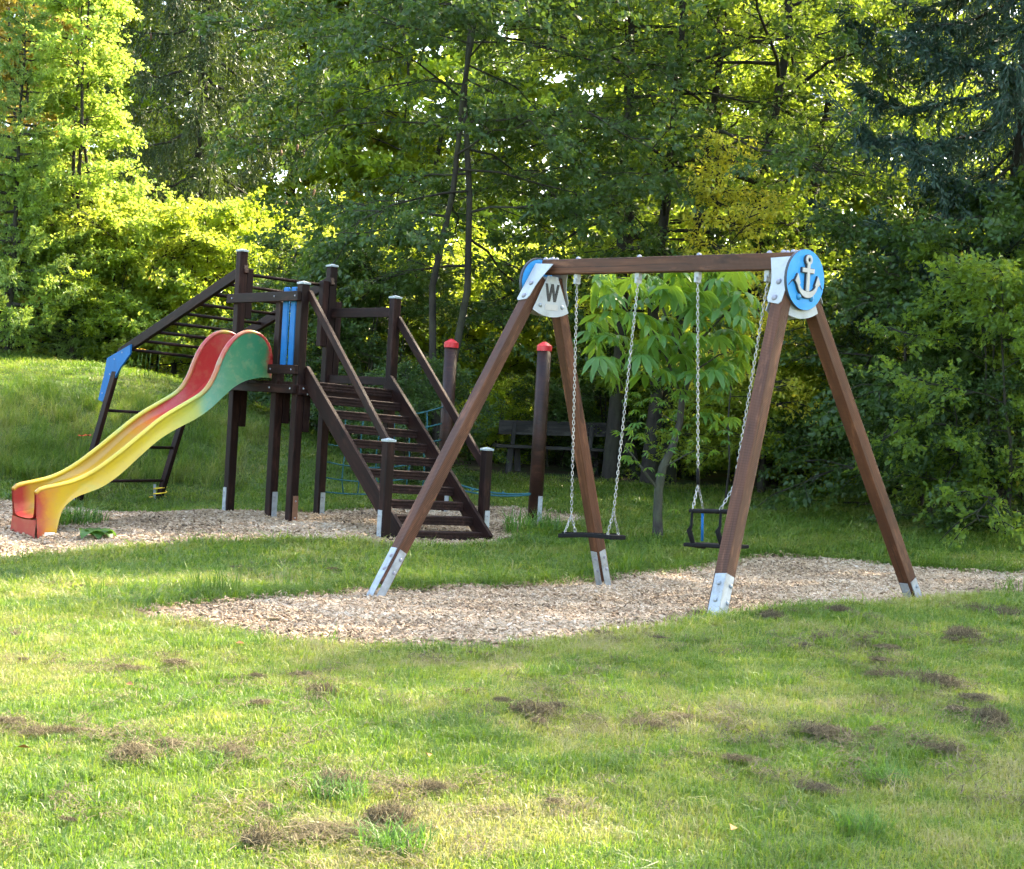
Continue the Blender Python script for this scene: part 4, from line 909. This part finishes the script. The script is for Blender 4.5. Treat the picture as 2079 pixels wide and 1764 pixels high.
def slide_mats():
    out = []
    for nm, stops in (('slide_wall', [(0, (0.296, 0.022, 0.022)), (.03, (0.022, 0.141, 0.059)), (.2, (0.022, 0.148, 0.067)), (.29, (0.074, 0.222, 0.148)), (.36, (0.296, 0.311, 0.044)), (.48, (0.429, 0.340, 0.022)), (.90, (0.444, 0.274, 0.011)), (.95, (0.429, 0.178, 0.015)), (.985, (0.333, 0.044, 0.022)), (1., (0.252, 0.022, 0.022))]),
                      ('slide_rim', [(0, (0.311, 0.022, 0.026)), (.07, (0.318, 0.030, 0.026)), (.10, (0.311, 0.281, 0.044)), (.14, (0.311, 0.074, 0.030)), (.22, (0.333, 0.037, 0.033)), (.28, (0.333, 0.118, 0.037)), (.34, (0.266, 0.296, 0.059)), (.45, (0.407, 0.355, 0.030)), (.85, (0.444, 0.311, 0.015)), (1., (0.429, 0.222, 0.015))]),
                      ('slide_bed', [(0, (0.311, 0.022, 0.022)), (.38, (0.296, 0.022, 0.018)), (.45, (0.340, 0.089, 0.015)), (.55, (0.326, 0.178, 0.015)), (.85, (0.340, 0.215, 0.015)), (.93, (0.370, 0.192, 0.022)), (.965, (0.266, 0.022, 0.018)), (1, (0.252, 0.022, 0.018))])):
        t = NT(nm); c = t.coord('Generated') if False else t.n('Attribute', attribute_name='tint').outputs['Fac']; o = t.coord()
        d = t.math('ADD', c, t.math('MULTIPLY', t.math('SUBTRACT', t.noise(t.map(o, (1, 1, 1)), 4.5, 8, .72), .5), .13 if nm != 'slide_bed' else .05))
        col = t.ramp(d, stops); n = t.noise(o, 9, 5, .7); sm = t.noise(o, 1.8, 5, .65, .8); col = t.mix(t.ramp(sm, [(.52, (0, 0, 0)), (.68, (.4, .4, .4))]), col, (.14, .30, .12)) if nm == 'slide_wall' else col; gr = t.noise(o, 26, 6, .8); col = t.mix(t.ramp(gr, [(.55, (0, 0, 0)), (.8, (.5, .5, .5))]), col, (.13, .10, .06)); col = t.mix(t.ramp(n, [(.5, (0, 0, 0)), (.8, (.35, .35, .35))]), col, (.35, .24, .10))
        n2 = t.noise(o, 3.5, 4, .7); col = t.mix(t.ramp(n2, [(.56, (0, 0, 0)), (.68, (.3, .3, .3))]), col, (.10, .30, .16)) if nm == 'slide_rim' else col
        out.append(t.finish(col, t.math('ADD', .22, t.math('MULTIPLY', n, .2)), t.bump(n, .05, .003), spec=.5))
    return out
M_SW, M_SRIM, M_SBED = slide_mats()
NS = 70
TT = resample(chaikin(TOP), NS); BB = resample(chaikin(BOT), NS); BB[:, 1] = np.maximum(BB[:, 1], zg - .02)
def slide_pt(t, b, z): p = P4 + el * b - et * t; return (p.x, p.y, z)
TMAX = TT[:, 0].max()
def wall(b_out, sgn, name):
    """sgn +1 when the chute lies towards +el"""
    th = .045 * sgn; V = []; tint = []; rows = 6
    for i in range(NS):
        (t1, za), (t0, zb) = TT[i], BB[i]; f = (t1 * .5 + t0 * .5) / TMAX; f = i / (NS - 1)
        for r in range(rows + 1):
            w = r / rows; V.append(slide_pt(t0 + (t1 - t0) * w, b_out + .012 * sgn * math.sin(w * 3.1), zb + (za - .02 - zb) * w)); tint.append((t0 + (t1 - t0) * w) / TMAX)
    n = rows + 1; Fq = [(i * n + r, (i + 1) * n + r, (i + 1) * n + r + 1, i * n + r + 1) for i in range(NS - 1) for r in range(rows)]
    o = put(name, mesh_np(name, np.array(V), [np.array(Fq)], np.array(tint), True), M_SW, SLD, Matrix())
    V, tint = [], []
    k = 8
    for i in range(NS):                                       # rounded lip along the top edge
        a = TT[min(i + 1, NS - 1)] - TT[max(i - 1, 0)]; a = a / (np.hypot(*a) + 1e-9); nn = np.array([a[1], -a[0]]); nn = -nn if nn[1] < 0 and abs(nn[1]) > .05 else nn
        nn = np.array([-a[1], a[0]]) if a[0] > 0 else np.array([a[1], -a[0]])
        if i > NS - 5: nn = np.array([.3, .95])
        for j in range(k):
            q = 2 * math.pi * j / k; du = math.cos(q) * .034; dn = math.sin(q) * .026
            V.append(slide_pt(TT[i, 0] + nn[0] * (dn - .02), b_out + th * .6 + du * sgn, TT[i, 1] + nn[1] * (dn - .02))); tint.append(TT[i, 0] / TMAX)
    Fq = [(i * k + j, i * k + (j + 1) % k, (i + 1) * k + (j + 1) % k, (i + 1) * k + j) for i in range(NS - 1) for j in range(k)]
    put('rim', mesh_np('rim', np.array(V), [np.array(Fq), np.array([list(range(k))[::-1], list(range((NS - 1) * k, NS * k))])], np.array(tint), True), M_SRIM, o, Matrix())
    V, tint = [], []                                          # inner face
    for i in range(NS):
        (t1, za), (t0, zb) = TT[i], BED[i]
        for r in range(rows + 1):
            w = r / rows; V.append(slide_pt(t0 + (t1 - t0) * w, b_out + th + .05 * sgn * (1 - w) ** 3, zb + (za - .01 - zb) * w)); tint.append((t0 + (t1 - t0) * w) / TMAX)
    Fq = [(i * n + r, (i + 1) * n + r, (i + 1) * n + r + 1, i * n + r + 1) for i in range(NS - 1) for r in range(rows)]
    put('inner_face', mesh_np('inner_face', np.array(V), [np.array(Fq)], np.array(tint), True), M_SBED, o, Matrix())
# bed follows the underside a little above it, then levels out at the run-out
bed = BB.copy(); bed[:, 1] += .07
m = bed[:, 1] > zg + .27; bed = bed[m]; tend = TT[-1, 0] - .02
bed = np.concatenate([bed, [[(bed[-1, 0] * 2 + tend) / 3, zg + .235], [tend - .06, zg + .22], [tend, zg + .20]]]); BED = resample(chaikin(bed), NS)
bn0, bn1 = SC - SWd / 2, SC + SWd / 2
wall(bn0, 1, 'side_wall'); wall(bn1, -1, 'side_wall')
V, tint = [], []
for i in range(NS):
    for r in range(9):
        w = r / 8; V.append(slide_pt(BED[i, 0], bn0 + .045 + (SWd - .09) * w, BED[i, 1] + .05 * (abs(w - .5) * 2) ** 4)); tint.append(BED[i, 0] / TMAX)
Fq = [(i * 9 + r, (i + 1) * 9 + r, (i + 1) * 9 + r + 1, i * 9 + r + 1) for i in range(NS - 1) for r in range(8)]
put('bed', mesh_np('bed', np.array(V), [np.array(Fq)], np.array(tint), True), M_SBED, SLD, Matrix())
V, tint = [], []
for i in range(NS):                                           # underside
    for r in range(3): V.append(slide_pt(BB[i, 0], bn0 + .004 + (SWd - .008) * r / 2, BB[i, 1] + .004)); tint.append(.3)
put('underside', mesh_np('underside', np.array(V), [np.array([(i * 3 + r, (i + 1) * 3 + r, (i + 1) * 3 + r + 1, i * 3 + r + 1) for i in range(NS - 1) for r in range(2)])], np.array(tint), True), M_SW, SLD, Matrix())
# end block closing the run-out down to the chips
te = TT[-1, 0]; e0 = BB[-1, 0]
V = [slide_pt(te - .005, bn0 + .002, zg - .03), slide_pt(te - .005, bn1 - .002, zg - .03), slide_pt(te - .02, bn1 - .01, zg + .20), slide_pt(te - .02, bn1 - .25, zg + .185), slide_pt(te - .02, bn0 + .25, zg + .185), slide_pt(te - .02, bn0 + .01, zg + .20)]
V += [slide_pt(e0 - .0, bn0 + .006, zg - .03), slide_pt(e0 - .0, bn1 - .006, zg - .03)]
bevel(put('end_block', mesh_np('end_block', np.array(V), [np.array([(0, 1, 2, 3, 4, 5)])], np.full(8, 1.)), M_SBED, SLD, Matrix(), label='red end face of the slide'), .004)
mp = P4 + el * (bn0 - .004) - et * (te - .17); Ml = plane_mat((mp.x, mp.y, zg + .045), -et, up)
put('label_sticker', MB().box((-.055, -.025, -.002), (.055, .025, .002)).mesh('label_sticker'), M_WHITE, SLD, Ml, label='white sticker on the slide end')

# ------------------------------------------------------------------ red capped posts and rope net
RP = []
for u, v, Y, top, lab in ((897, 1037, 20.1, 690, 'round dark post with red cap left of the swing leg, behind the stairs'), (1085, 1060, 19.0, 696, 'round dark post with red cap standing between the left swing legs')):
    b = at(u, v, Y); b.z = hz(b.x, b.y); h = at(u + 10, top, Y).z - b.z; RP.append(b)
    o = thing('bollard_post', lab, 'post', b, 'round posts with red caps')
    r = .092; tube('shaft', [b - up * .03, b + up * (h * .5), b + up * (h - .05)], [r, r * .97, r * .96], M_POST, o, 20)
    V = [];  n = 20; mb = MB()
    for rr, z in ((r * 1.06, h - .10), (r * 1.07, h - .035), (r * .55, h), (r * .2, h + .018)): V.append((rr, z))
    vs = [(math.cos(2 * math.pi * k / n) * rr, math.sin(2 * math.pi * k / n) * rr, z) for rr, z in V for k in range(n)]
    fs = [(j * n + k, j * n + (k + 1) % n, (j + 1) * n + (k + 1) % n, (j + 1) * n + k) for j in range(3) for k in range(n)] + [tuple(range(3 * n, 4 * n)), tuple(range(n))[::-1]]
    put('cap', mb.add(vs, fs).mesh('cap'), M_RED, o, Matrix.Translation(b), label='red plastic cap')
    put('foot_bracket', MB().box((.03, -r - .006, -.05), (.085, -r + .03, .34)).mesh('foot_bracket'), M_ZINC, o, Matrix.Translation(b))
def rope(name, a, b, sag, r, parent, n=14):
    a, b = Vector(a), Vector(b); pts = [a.lerp(b, i / n) - up * (sag * 4 * (i / n) * (1 - i / n)) for i in range(n + 1)]
    tube(name, pts, r, M_ROPE, parent, 6); return pts
NETA = TL(WT + .05, LT - .05, 0); NB = RP[0]
net = thing('rope_net', 'turquoise climbing net strung behind the stairs to the red capped posts', 'net', (NETA + NB) / 2)
rows_ = []
for i, z in enumerate((.38, .56, .76, .98, 1.2, 1.42)): rows_.append(rope('net_rope', NETA + up * z, NB + up * (z - .02) - et * .09, .07 + .02 * (i % 3), .010, net))
for k in range(2, 13, 2):
    tube('net_rope', [rows_[j][k] + et * (.02 * math.sin(j * 2 + k)) for j in range(6)], .009, M_ROPE, net, 6)
for z, s in ((.42, .07), (.34, .06)): rope('net_rope', RP[0] + up * z + et * .09, RP[1] + up * (.36 + (z - .38) * .2) - et * .08, s, .013, net)
for f in (.33, .66):
    p = RP[0].lerp(RP[1], f) + up * (.33); put('knot', MB().dome((0, 0, -.01), .024, .035).mesh('knot', True), M_ROPE, net, Matrix.Translation(p))

# ------------------------------------------------------------------ bench
BY = 27.0; b0, b1 = at(1022, 870, BY), at(1228, 864, BY + .3); bc = (b0 + b1) / 2; bc.z = gz(bc.x, bc.y)
BN = thing('park_bench', 'old weathered dark bench at the edge of the wood', 'bench', bc)
bx = (b1 - b0); bx.z = 0; bx.normalize(); by = Vector((-bx.y, bx.x, 0)); LB = 2.05
def BP(x, y, z): p = bc + bx * x + by * y; return Vector((p.x, p.y, bc.z + z))
beam('back_plank', BP(-LB / 2 + .05, .28, .80), BP(LB / 2, .28, .86), .05, .26, M_OLDWOOD, BN)
for k in range(3): beam('seat_plank', BP(-LB / 2 - .05, -.16 + .16 * k, .47), BP(LB / 2, -.16 + .16 * k, .49), .145, .05, M_OLDWOOD, BN)
for x in (-.72, .72):
    beam('leg', BP(x - .1, -.12, -.02), BP(x - .08, -.1, .45), .11, .11, M_OLDWOOD, BN, up=by); beam('leg', BP(x + .12, .18, -.02), BP(x + .08, .16, .45), .11, .11, M_OLDWOOD, BN, up=by)
    beam('back_support', BP(x, .2, .4), BP(x + .03, .26, .9), .07, .06, M_OLDWOOD, BN, up=by)

# ------------------------------------------------------------------ chestnut sapling
def palmate(rng, nl, L):
    V = []; Fq = []; tint = []
    for i in range(nl):
        a = (i - (nl - 1) / 2) * (3.7 / nl) ; l = L * (1 - .09 * abs(i - (nl - 1) / 2)) * rng.uniform(.9, 1.08); w = l * .155; b = len(V); dr = rng.uniform(.75, 1.3)
        c, s = math.sin(a), math.cos(a)
        prof_ = [(0, .06, 0.0), (.28, .45, -.02), (.6, 1.0, -.16), (.82, .72, -.34), (1.0, .02, -.52)]
        for f, ww, z in prof_:
            for q in (-1, 0, 1):
                lx, ly = q * w * ww, f * l; V.append((lx * s + ly * c, -lx * c + ly * s, z * l * dr * 1.2 + abs(q) * w * ww * .35)); tint.append(rng.uniform(.3, .7) if q else .15)
        for r in range(4):
            for q in range(2): k = b + r * 3 + q; Fq.append((k, k + 1, k + 4, k + 3))
    return mesh_np('leaf', np.array(V), [np.array(Fq)], np.array(tint), True)
def build_chestnut():
    rng = np.random.RandomState(31); Y = 17.6; base = at(1336, 1093, Y); base.z = hz(base.x, base.y)
    o = thing('chestnut_sapling', 'young chestnut tree with large palm-shaped leaves behind the swings', 'tree', base)
    main = [(1336, 1095, 0), (1335, 1040, 0), (1337, 995, 0), (1345, 950, 0), (1366, 905, .05), (1380, 860, .1), (1385, 810, .1), (1400, 760, .12), (1412, 700, .1), (1425, 620, .1), (1440, 560, .05), (1490, 515, 0)]
    P = [at(u, v, Y + d) for u, v, d in main]; P[0] = base - up * .04
    rr = [.068, .056, .053, .05, .045, .042, .038, .034, .026, .022, .018, .01]
    tubes = [tube_np([tuple(p) for p in P], rr, 10)]
    def br(j, pts, r): q = [tuple(P[j])] + [tuple(at(u, v, Y + d)) for u, v, d in pts]; tubes.append(tube_np(q, np.linspace(r, .006, len(q)), 6)); return q
    tips = []
    for j, pts, r in ((2, [(1310, 960, -.1), (1285, 925, -.2), (1262, 900, -.3)], .02), (6, [(1370, 770, 0), (1350, 720, -.1), (1320, 680, -.2), (1260, 650, -.3)], .02), (7, [(1370, 690, .1), (1340, 610, .2), (1290, 570, .2), (1230, 560, .1)], .02),
        (8, [(1450, 660, -.2), (1490, 620, -.3), (1500, 600, -.3)], .018), (9, [(1400, 580, 0), (1370, 560, 0)], .014), (10, [(1470, 570, .2), (1500, 560, .3)], .014), (7, [(1430, 740, -.2), (1460, 720, -.3), (1480, 715, -.3)], .014), (5, [(1340, 840, .1), (1322, 800, .1)], .01), (3, [(1390, 925, -.2), (1410, 915, -.25)], .01)):
        br(j, pts, r)
    put('trunk', tubes_mesh('trunk', tubes), B_GREY, o, Matrix())
    protos = [palmate(rng, n, .26) for n in (7, 5, 7, 6)]
    big = [(1222, 560), (1205, 590), (1250, 572), (1290, 560), (1232, 600), (1215, 650), (1235, 700), (1200, 680), (1270, 640), (1300, 610), (1310, 650), (1262, 690), (1330, 575), (1350, 610), (1372, 560), (1385, 585), (1400, 600), (1420, 570), (1445, 555), (1460, 600), (1480, 575), (1500, 600),
           (1440, 640), (1470, 650), (1495, 650), (1415, 645), (1385, 640), (1355, 650), (1320, 720), (1290, 725), (1345, 725), (1370, 700), (1402, 690), (1430, 690), (1455, 700), (1480, 705), (1350, 765), (1380, 740), (1440, 735), (1475, 745), (1510, 630), (1340, 690), (1505, 560), (1300, 580), (1405, 540), (1365, 600), (1425, 605), (1450, 760)]
    big += [(u + rng.uniform(-35, 35), v + rng.uniform(-25, 25)) for u, v in big if rng.uniform() < .8] + [(rng.uniform(1200, 1515), rng.uniform(560, 775)) for _ in range(55)]
    for i, (u, v) in enumerate(big):
        p = at(u + rng.uniform(-6, 6), v - 12 + rng.uniform(-6, 6), Y + rng.uniform(-.75, .55)); m = Matrix.Translation(p) @ Matrix.Rotation(rng.uniform(-2.6, -.5) + rng.normal(0, .5), 4, 'Z') @ Matrix.Rotation(rng.normal(-.25, .25), 4, 'X') @ Matrix.Rotation(rng.normal(0, .2), 4, 'Y') @ Matrix.Scale(rng.uniform(.85, 1.3), 4)
        put('leaf', protos[i % 4], L_CHES, o, m)
    small = [(1258, 880), (1275, 900), (1300, 885), (1290, 935), (1315, 950), (1330, 905), (1300, 860), (1345, 870), (1270, 925), (1310, 915), (1360, 935), (1395, 915), (1410, 900), (1340, 830), (1325, 810), (1355, 815), (1420, 920), (1285, 870), (1335, 960), (1310, 840), (1350, 850), (1370, 1035), (1425, 800), (1440, 830), (1450, 790)]
    small += [(1385 + rng.normal(0, 45), rng.uniform(770, 930)) for _ in range(40)]
    for i in range(22):
        u, v = rng.uniform(1255, 1490), rng.uniform(735, 880); p = at(u, v, Y + rng.uniform(-.5, .4)); put('leaf', protos[i % 4], L_CHES, o, Matrix.Translation(p) @ Matrix.Rotation(rng.uniform(0, 6.28), 4, 'Z') @ Matrix.Rotation(rng.normal(-.2, .4), 4, 'X') @ Matrix.Scale(rng.uniform(.4, .85), 4))
    for i, (u, v) in enumerate(small):
        p = at(u + rng.uniform(-4, 4), v, Y + rng.uniform(-.4, .3)); m = Matrix.Translation(p) @ Matrix.Rotation(rng.uniform(0, 6.28), 4, 'Z') @ Matrix.Rotation(rng.normal(0, .4), 4, 'X') @ Matrix.Scale(rng.uniform(.32, .5), 4)
        put('leaf', protos[i % 4], L_CHES, o, m)
build_chestnut()

# ------------------------------------------------------------------ spruce cones
cone_me = MB(); nn = 8; prof_ = [(.008, 0), (.022, .02), (.024, .06), (.018, .10), (.004, .13)]
cone_me.add([(r * math.cos(6.283 * k / nn), r * math.sin(6.283 * k / nn), -z) for r, z in prof_ for k in range(nn)], [(j * nn + k, (j + 1) * nn + k, (j + 1) * nn + (k + 1) % nn, j * nn + (k + 1) % nn) for j in range(4) for k in range(nn)])
cone_me = cone_me.mesh('cone', True); M_CONE = plain('spruce_cone', (.20, .10, .055), .7, .3, 40)
crng = np.random.RandomState(77)
for path in SP_BIG[2]:
    if path[0][2] > 9.5 or crng.uniform() < .35: continue
    for q in range(crng.randint(1, 4)):
        j = crng.randint(4, 7); p = WM[big_spruce] @ Vector(path[j] + crng.normal(0, .07, 3)); put('cone', cone_me, M_CONE, big_spruce, Matrix.Translation(p - up * .05) @ Matrix.Rotation(crng.uniform(0, 6), 4, 'Z') @ Matrix.Rotation(crng.normal(0, .2), 4, 'X') @ Matrix.Scale(1.25, 4))

# ------------------------------------------------------------------ raked thatch clumps
def thatch_mesh(seed, n=1500):
    rng = np.random.RandomState(seed); nb = rng.randint(3, 6); bc_ = np.column_stack([rng.uniform(-.7, .7, nb), rng.uniform(-.45, .45, nb), np.zeros(nb)]); br_ = rng.uniform(.28, .6, nb)
    V = []; Fq = []; tint = []
    for i in range(n):
        k = rng.randint(nb); a = rng.uniform(0, 6.283); r = br_[k] * math.sqrt(rng.uniform(0, 1)); hgt = .42 * br_[k] * (1 - (r / br_[k]) ** 2) * rng.uniform(.2, 1.1); r *= rng.choice([1, 1, 1, 1.35])
        p = bc_[k] + [r * math.cos(a), r * math.sin(a), hgt + .01]; d = rng.uniform(0, 6.283); dv = np.array([math.cos(d), math.sin(d), rng.normal(0, .25)]); l = rng.uniform(.14, .42); w = rng.uniform(.004, .009)
        sd = np.array([-math.sin(d), math.cos(d), rng.normal(0, .4)]) * w; c = rng.normal(0, .07, 3) + [0, 0, .045]; b = len(V)
        V += [p - dv * l / 2 - sd * .4, p - dv * l / 2 + sd * .4, p + c - sd, p + c + sd, p + dv * l / 2 - [0, 0, .03]]; Fq.append((b, b + 1, b + 3)); Fq.append((b, b + 3, b + 2)); Fq.append((b + 2, b + 3, b + 4)); tint += [rng.uniform(0, 1)] * 5
    V = np.array(V); V[:, 2] = np.maximum(V[:, 2], -.02)
    return mesh_np('thatch', V, [np.array(Fq)], np.array(tint))
L_THATCH = leaf_mat('dry_thatch', (.042, .035, .020), (.18, .15, .088), (.11, .09, .05), .2, .9, .1)
TH = [thatch_mesh(s) for s in range(60, 67)]
special = {(765, 1690): 'largest dark heap of raked brown thatch near the bottom left of centre', (498, 1732): 'long low heap of brown thatch at the bottom edge', (300, 1553): 'wide brown thatch heap on the left foreground lawn', (700, 1612): 'brown thatch heap beside a lush green tuft above the largest heap',
    (870, 1626): 'small round dark thatch heap right of the lush green tuft', (1090, 1464): 'wide dark thatch heap in the middle of the lawn', (1310, 1491): 'dark round thatch heap right of the middle heap', (1910, 1408): 'brown thatch heap on the right foreground lawn below the swing leg', (2010, 1256): 'dark flat clump of thatch at the right lawn edge beside the chip bed',
    (1668, 1506): 'long low thatch heap right of the middle of the foreground', (1998, 1482): 'wide pale thatch heap at the right edge', (1975, 1306): 'loose thatch heap at the right below the chip bed', (1548, 1264): 'small thatch heap at the chip bed edge beside the nearest swing leg', (475, 1551): 'rounded thatch heap with a brown leaf left of centre', (635, 1420): 'ragged thatch heap on the lawn below the left end of the chip bed'}
trng = np.random.RandomState(9); BANDS = {}
for i, (u, v, w) in enumerate(clumps):
    g = ground_at(u, v); wm = w / F_PX * g.y * .72; o = put('thatch_clump', TH[i % 7], L_THATCH, None, Matrix.Translation((g.x, g.y, hz(g.x, g.y) + .022)) @ Matrix.Rotation(trng.uniform(-.5, .5) + (3.14 if i % 2 else 0), 4, 'Z') @ Matrix.Diagonal((wm * trng.uniform(.8, 1.35), wm * trng.uniform(.6, 1.4), wm * (trng.uniform(.9, 1.5) if (u, v) in special else trng.uniform(.6, 1.1)), 1)))
    BANDS.setdefault(next(k for k, lim in enumerate((1235, 1330, 1430, 1540, 1660, 1900)) if v < lim), []).append((u, v, o)); props(o, special.get((u, v)), 'thatch', 'thatch clumps on the lawn')
for k, lst in BANDS.items():
    for j, (u, v, o) in enumerate(sorted(q for q in lst if (q[0], q[1]) not in special)):
        props(o, 'small brown thatch clump, %s from the left %s' % (ORD[j], ('between the two chip beds', 'along the edge of the swing chip bed', 'on the upper foreground lawn', 'on the middle foreground lawn', 'on the lower foreground lawn', 'by the bottom edge')[k]))

# ------------------------------------------------------------------ taller tufts, weeds and flowers
L_TUFT = leaf_mat('lush_grass_blades', (.03, .09, .014), (.08, .17, .025), (.16, .34, .03), .4)
def tall_tuft(seed, nb, h0, h1, sp, w=.007, bend=1.6): return tuft_mesh(np.random.RandomState(seed), nb, h0, h1, sp, bend, w)
for i, (u, v, sc, lab) in enumerate([(690, 1635, .5, 'lush green grass tuft between two thatch heaps in the foreground'), (800, 1745, .55, 'long green grass tuft at the bottom edge right of the largest heap'), (1085, 1082, 1.9, 'bushy grass tuft at the foot of the right red capped post'), (150, 1060, 1.7, 'green grass tuft beside the slide end'),
    (1750, 1700, .45, 'long leaning green tuft on the right foreground lawn'), (1800, 1600, .45, 'dense green tuft below the right thatch heaps'), (675, 1300, .7, 'thin grass stalks growing out of the swing chip bed'), (1700, 1232, .8, 'few grass stalks at the chip bed edge between the right swing legs')]):
    g = ground_at(u, v); n = 14 if 'stalks' in lab else 320; put('grass_tuft', tall_tuft(100 + i, n, .08, .2, .20 if n > 20 else .05), L_TUFT, None, Matrix.Translation((g.x, g.y, hz(g.x, g.y))) @ Matrix.Scale(sc, 4), label=lab, cat='grass tuft')
def broad_weed(u, v, lab):
    g = ground_at(u, v); o = thing('broad_leaf_weed', lab, 'weed', (g.x, g.y, hz(g.x, g.y))); rng = np.random.RandomState(3)
    for k in range(7):
        L, Wd = rng.uniform(.16, .26), rng.uniform(.08, .12); V = [];
        for f, ww, z in ((0, .1, .01), (.3, .9, .07), (.6, 1., .08), (.85, .6, .05), (1, .02, .01)):
            for q in (-1, 0, 1): V.append((q * ww * Wd, f * L, z + abs(q) * ww * .02))
        Fq = [(r * 3 + q, r * 3 + q + 1, r * 3 + q + 4, r * 3 + q + 3) for r in range(4) for q in range(2)]
        put('leaf', mesh_np('leaf', np.array(V), [np.array(Fq)], np.full(15, rng.uniform(.0, .4)), True), L_TUFT, o, WM[o] @ Matrix.Rotation(k * .9 + rng.uniform(-.2, .2), 4, 'Z'))
broad_weed(195, 1090, 'broad-leaved weed growing in the chips right of the slide end')
def flower(name, u, v, Y, h, mat, lab, cat, grp, r=.035):
    p = at(u, v, Y); p.z = gz(p.x, p.y) ; o = thing(name, lab, cat, p, grp); M = WM[o]
    tube('stem', [(0, 0, 0), (.02, 0, h * .6), (.03, .01, h)], .005, L_TUFT, o, 5, M)
    mb = MB()
    for k in range(5):
        a = 1.2566 * k; c, s = math.cos(a), math.sin(a); mb.add([(.03, .01, h), (.03 + r * c - r * .5 * s, .01 + r * s + r * .5 * c, h + .012), (.03 + r * 1.3 * c, .01 + r * 1.3 * s, h + .02), (.03 + r * c + r * .5 * s, .01 + r * s - r * .5 * c, h + .012)], [(0, 1, 2, 3)])
    put('blossom', mb.mesh('blossom'), mat, o, M)
M_POPPY = plain('poppy_petals', (.60, .04, .01), .6); M_YFL = plain('yellow_petals', (.75, .45, .02), .6)
flower('poppy', 163, 850, 21.8, .45, M_POPPY, 'red poppy on the mound left of the ladder, left one of the pair', 'flower', 'poppies on the mound', .05)
flower('poppy', 176, 852, 21.9, .45, M_POPPY, 'red poppy on the mound left of the ladder, right one of the pair', 'flower', 'poppies on the mound', .05)
for k, (u, v) in enumerate(((277, 750), (283, 765), (293, 745), (300, 760), (318, 770))): flower('yellow_flower', u, v, 25.5, .5, M_YFL, 'yellow wildflower in the long grass right of the blue knee plate, %s from the left' % ORD[k], 'flower', 'yellow wildflowers on the mound', .05)
M_FALL = plain('fallen_leaf', (.34, .14, .04), .7, .3)
fl = mesh_np('fallen_leaf', np.array([(0, 0, .005), (.022, .014, .014), (.05, 0, .006), (.022, -.014, .016)]), [np.array([(0, 1, 2), (0, 2, 3)])])
for i, (u, v, lab) in enumerate([(477, 1330 + 0, 'orange fallen leaf on the lawn left below the swing chip bed'), (868, 1570, 'brown fallen leaf in the middle left of the foreground'), (2035, 1254, 'rust red fallen leaf beside the dark clump at the right'), (255, 1415, 'small orange fallen leaf near the left edge'), (1480, 1730, 'pale orange fallen leaf near the bottom right of centre'), (60, 1555, 'red brown fallen leaf at the left edge')]):
    g = ground_at(u, v); put('fallen_leaf', fl, M_FALL, None, Matrix.Translation((g.x, g.y, hz(g.x, g.y) + .04)) @ Matrix.Rotation(i * 1.9, 4, 'Z') @ Matrix.Rotation(.5, 4, 'X'), label=lab, cat='leaf')

# ------------------------------------------------------------------ loose dry wisps between the clumps
def build_wisps():
    rng = np.random.RandomState(44); protos = []
    for i in range(4):
        V = []; Fq = []; tint = []
        for k in range(46):
            a, r = rng.uniform(0, 6.283), .06 * math.sqrt(rng.uniform(0, 1)); p = np.array([r * math.cos(a) * 1.5, r * math.sin(a), rng.uniform(.004, .022)]); d = rng.uniform(0, 6.283); dv = np.array([math.cos(d), math.sin(d), rng.normal(0, .2)]) * rng.uniform(.015, .035); sd_ = np.array([-math.sin(d), math.cos(d), 0]) * .0012; b = len(V)
            V += [p - dv - sd_, p - dv + sd_, p + [0, 0, .006] - sd_, p + [0, 0, .006] + sd_, p + dv]; Fq += [(b, b + 1, b + 3), (b, b + 3, b + 2), (b + 2, b + 3, b + 4)]; tint += [rng.uniform(0, 1)] * 5
        protos.append(proto('wisp_piece_%02d' % i, mesh_np('wisp', np.array(V), [np.array(Fq)], np.array(tint)), L_THATCH))
    P = [np.column_stack([rng.normal(g.x, .22, 7), rng.normal(g.y, .17, 7)]) for g, w in CLUMP_XY]
    Q = np.column_stack([rng.uniform(-3.5, 4.2, 9000), rng.uniform(4, 12, 9000)]); P.append(Q[(vnoise(Q, 3.4, 21) > .72) & (rng.uniform(0, 1, 9000) < .10)]); P = np.concatenate(P); P = P[pit_sd(P) > .1]; n = len(P)
    sc = rng.uniform(.6, 1.5, n); scatter('dry_grass_wisps', np.column_stack([P, height(P) + .012]), np.column_stack([rng.normal(0, .1, (n, 2)), rng.uniform(0, 6.283, n)]), np.repeat(sc[:, None], 3, 1), rng.randint(0, 4, n), rng.uniform(0, 1, n), protos, 'loose dry brown grass clippings strewn between the thatch clumps', 'dry grass')
build_wisps()
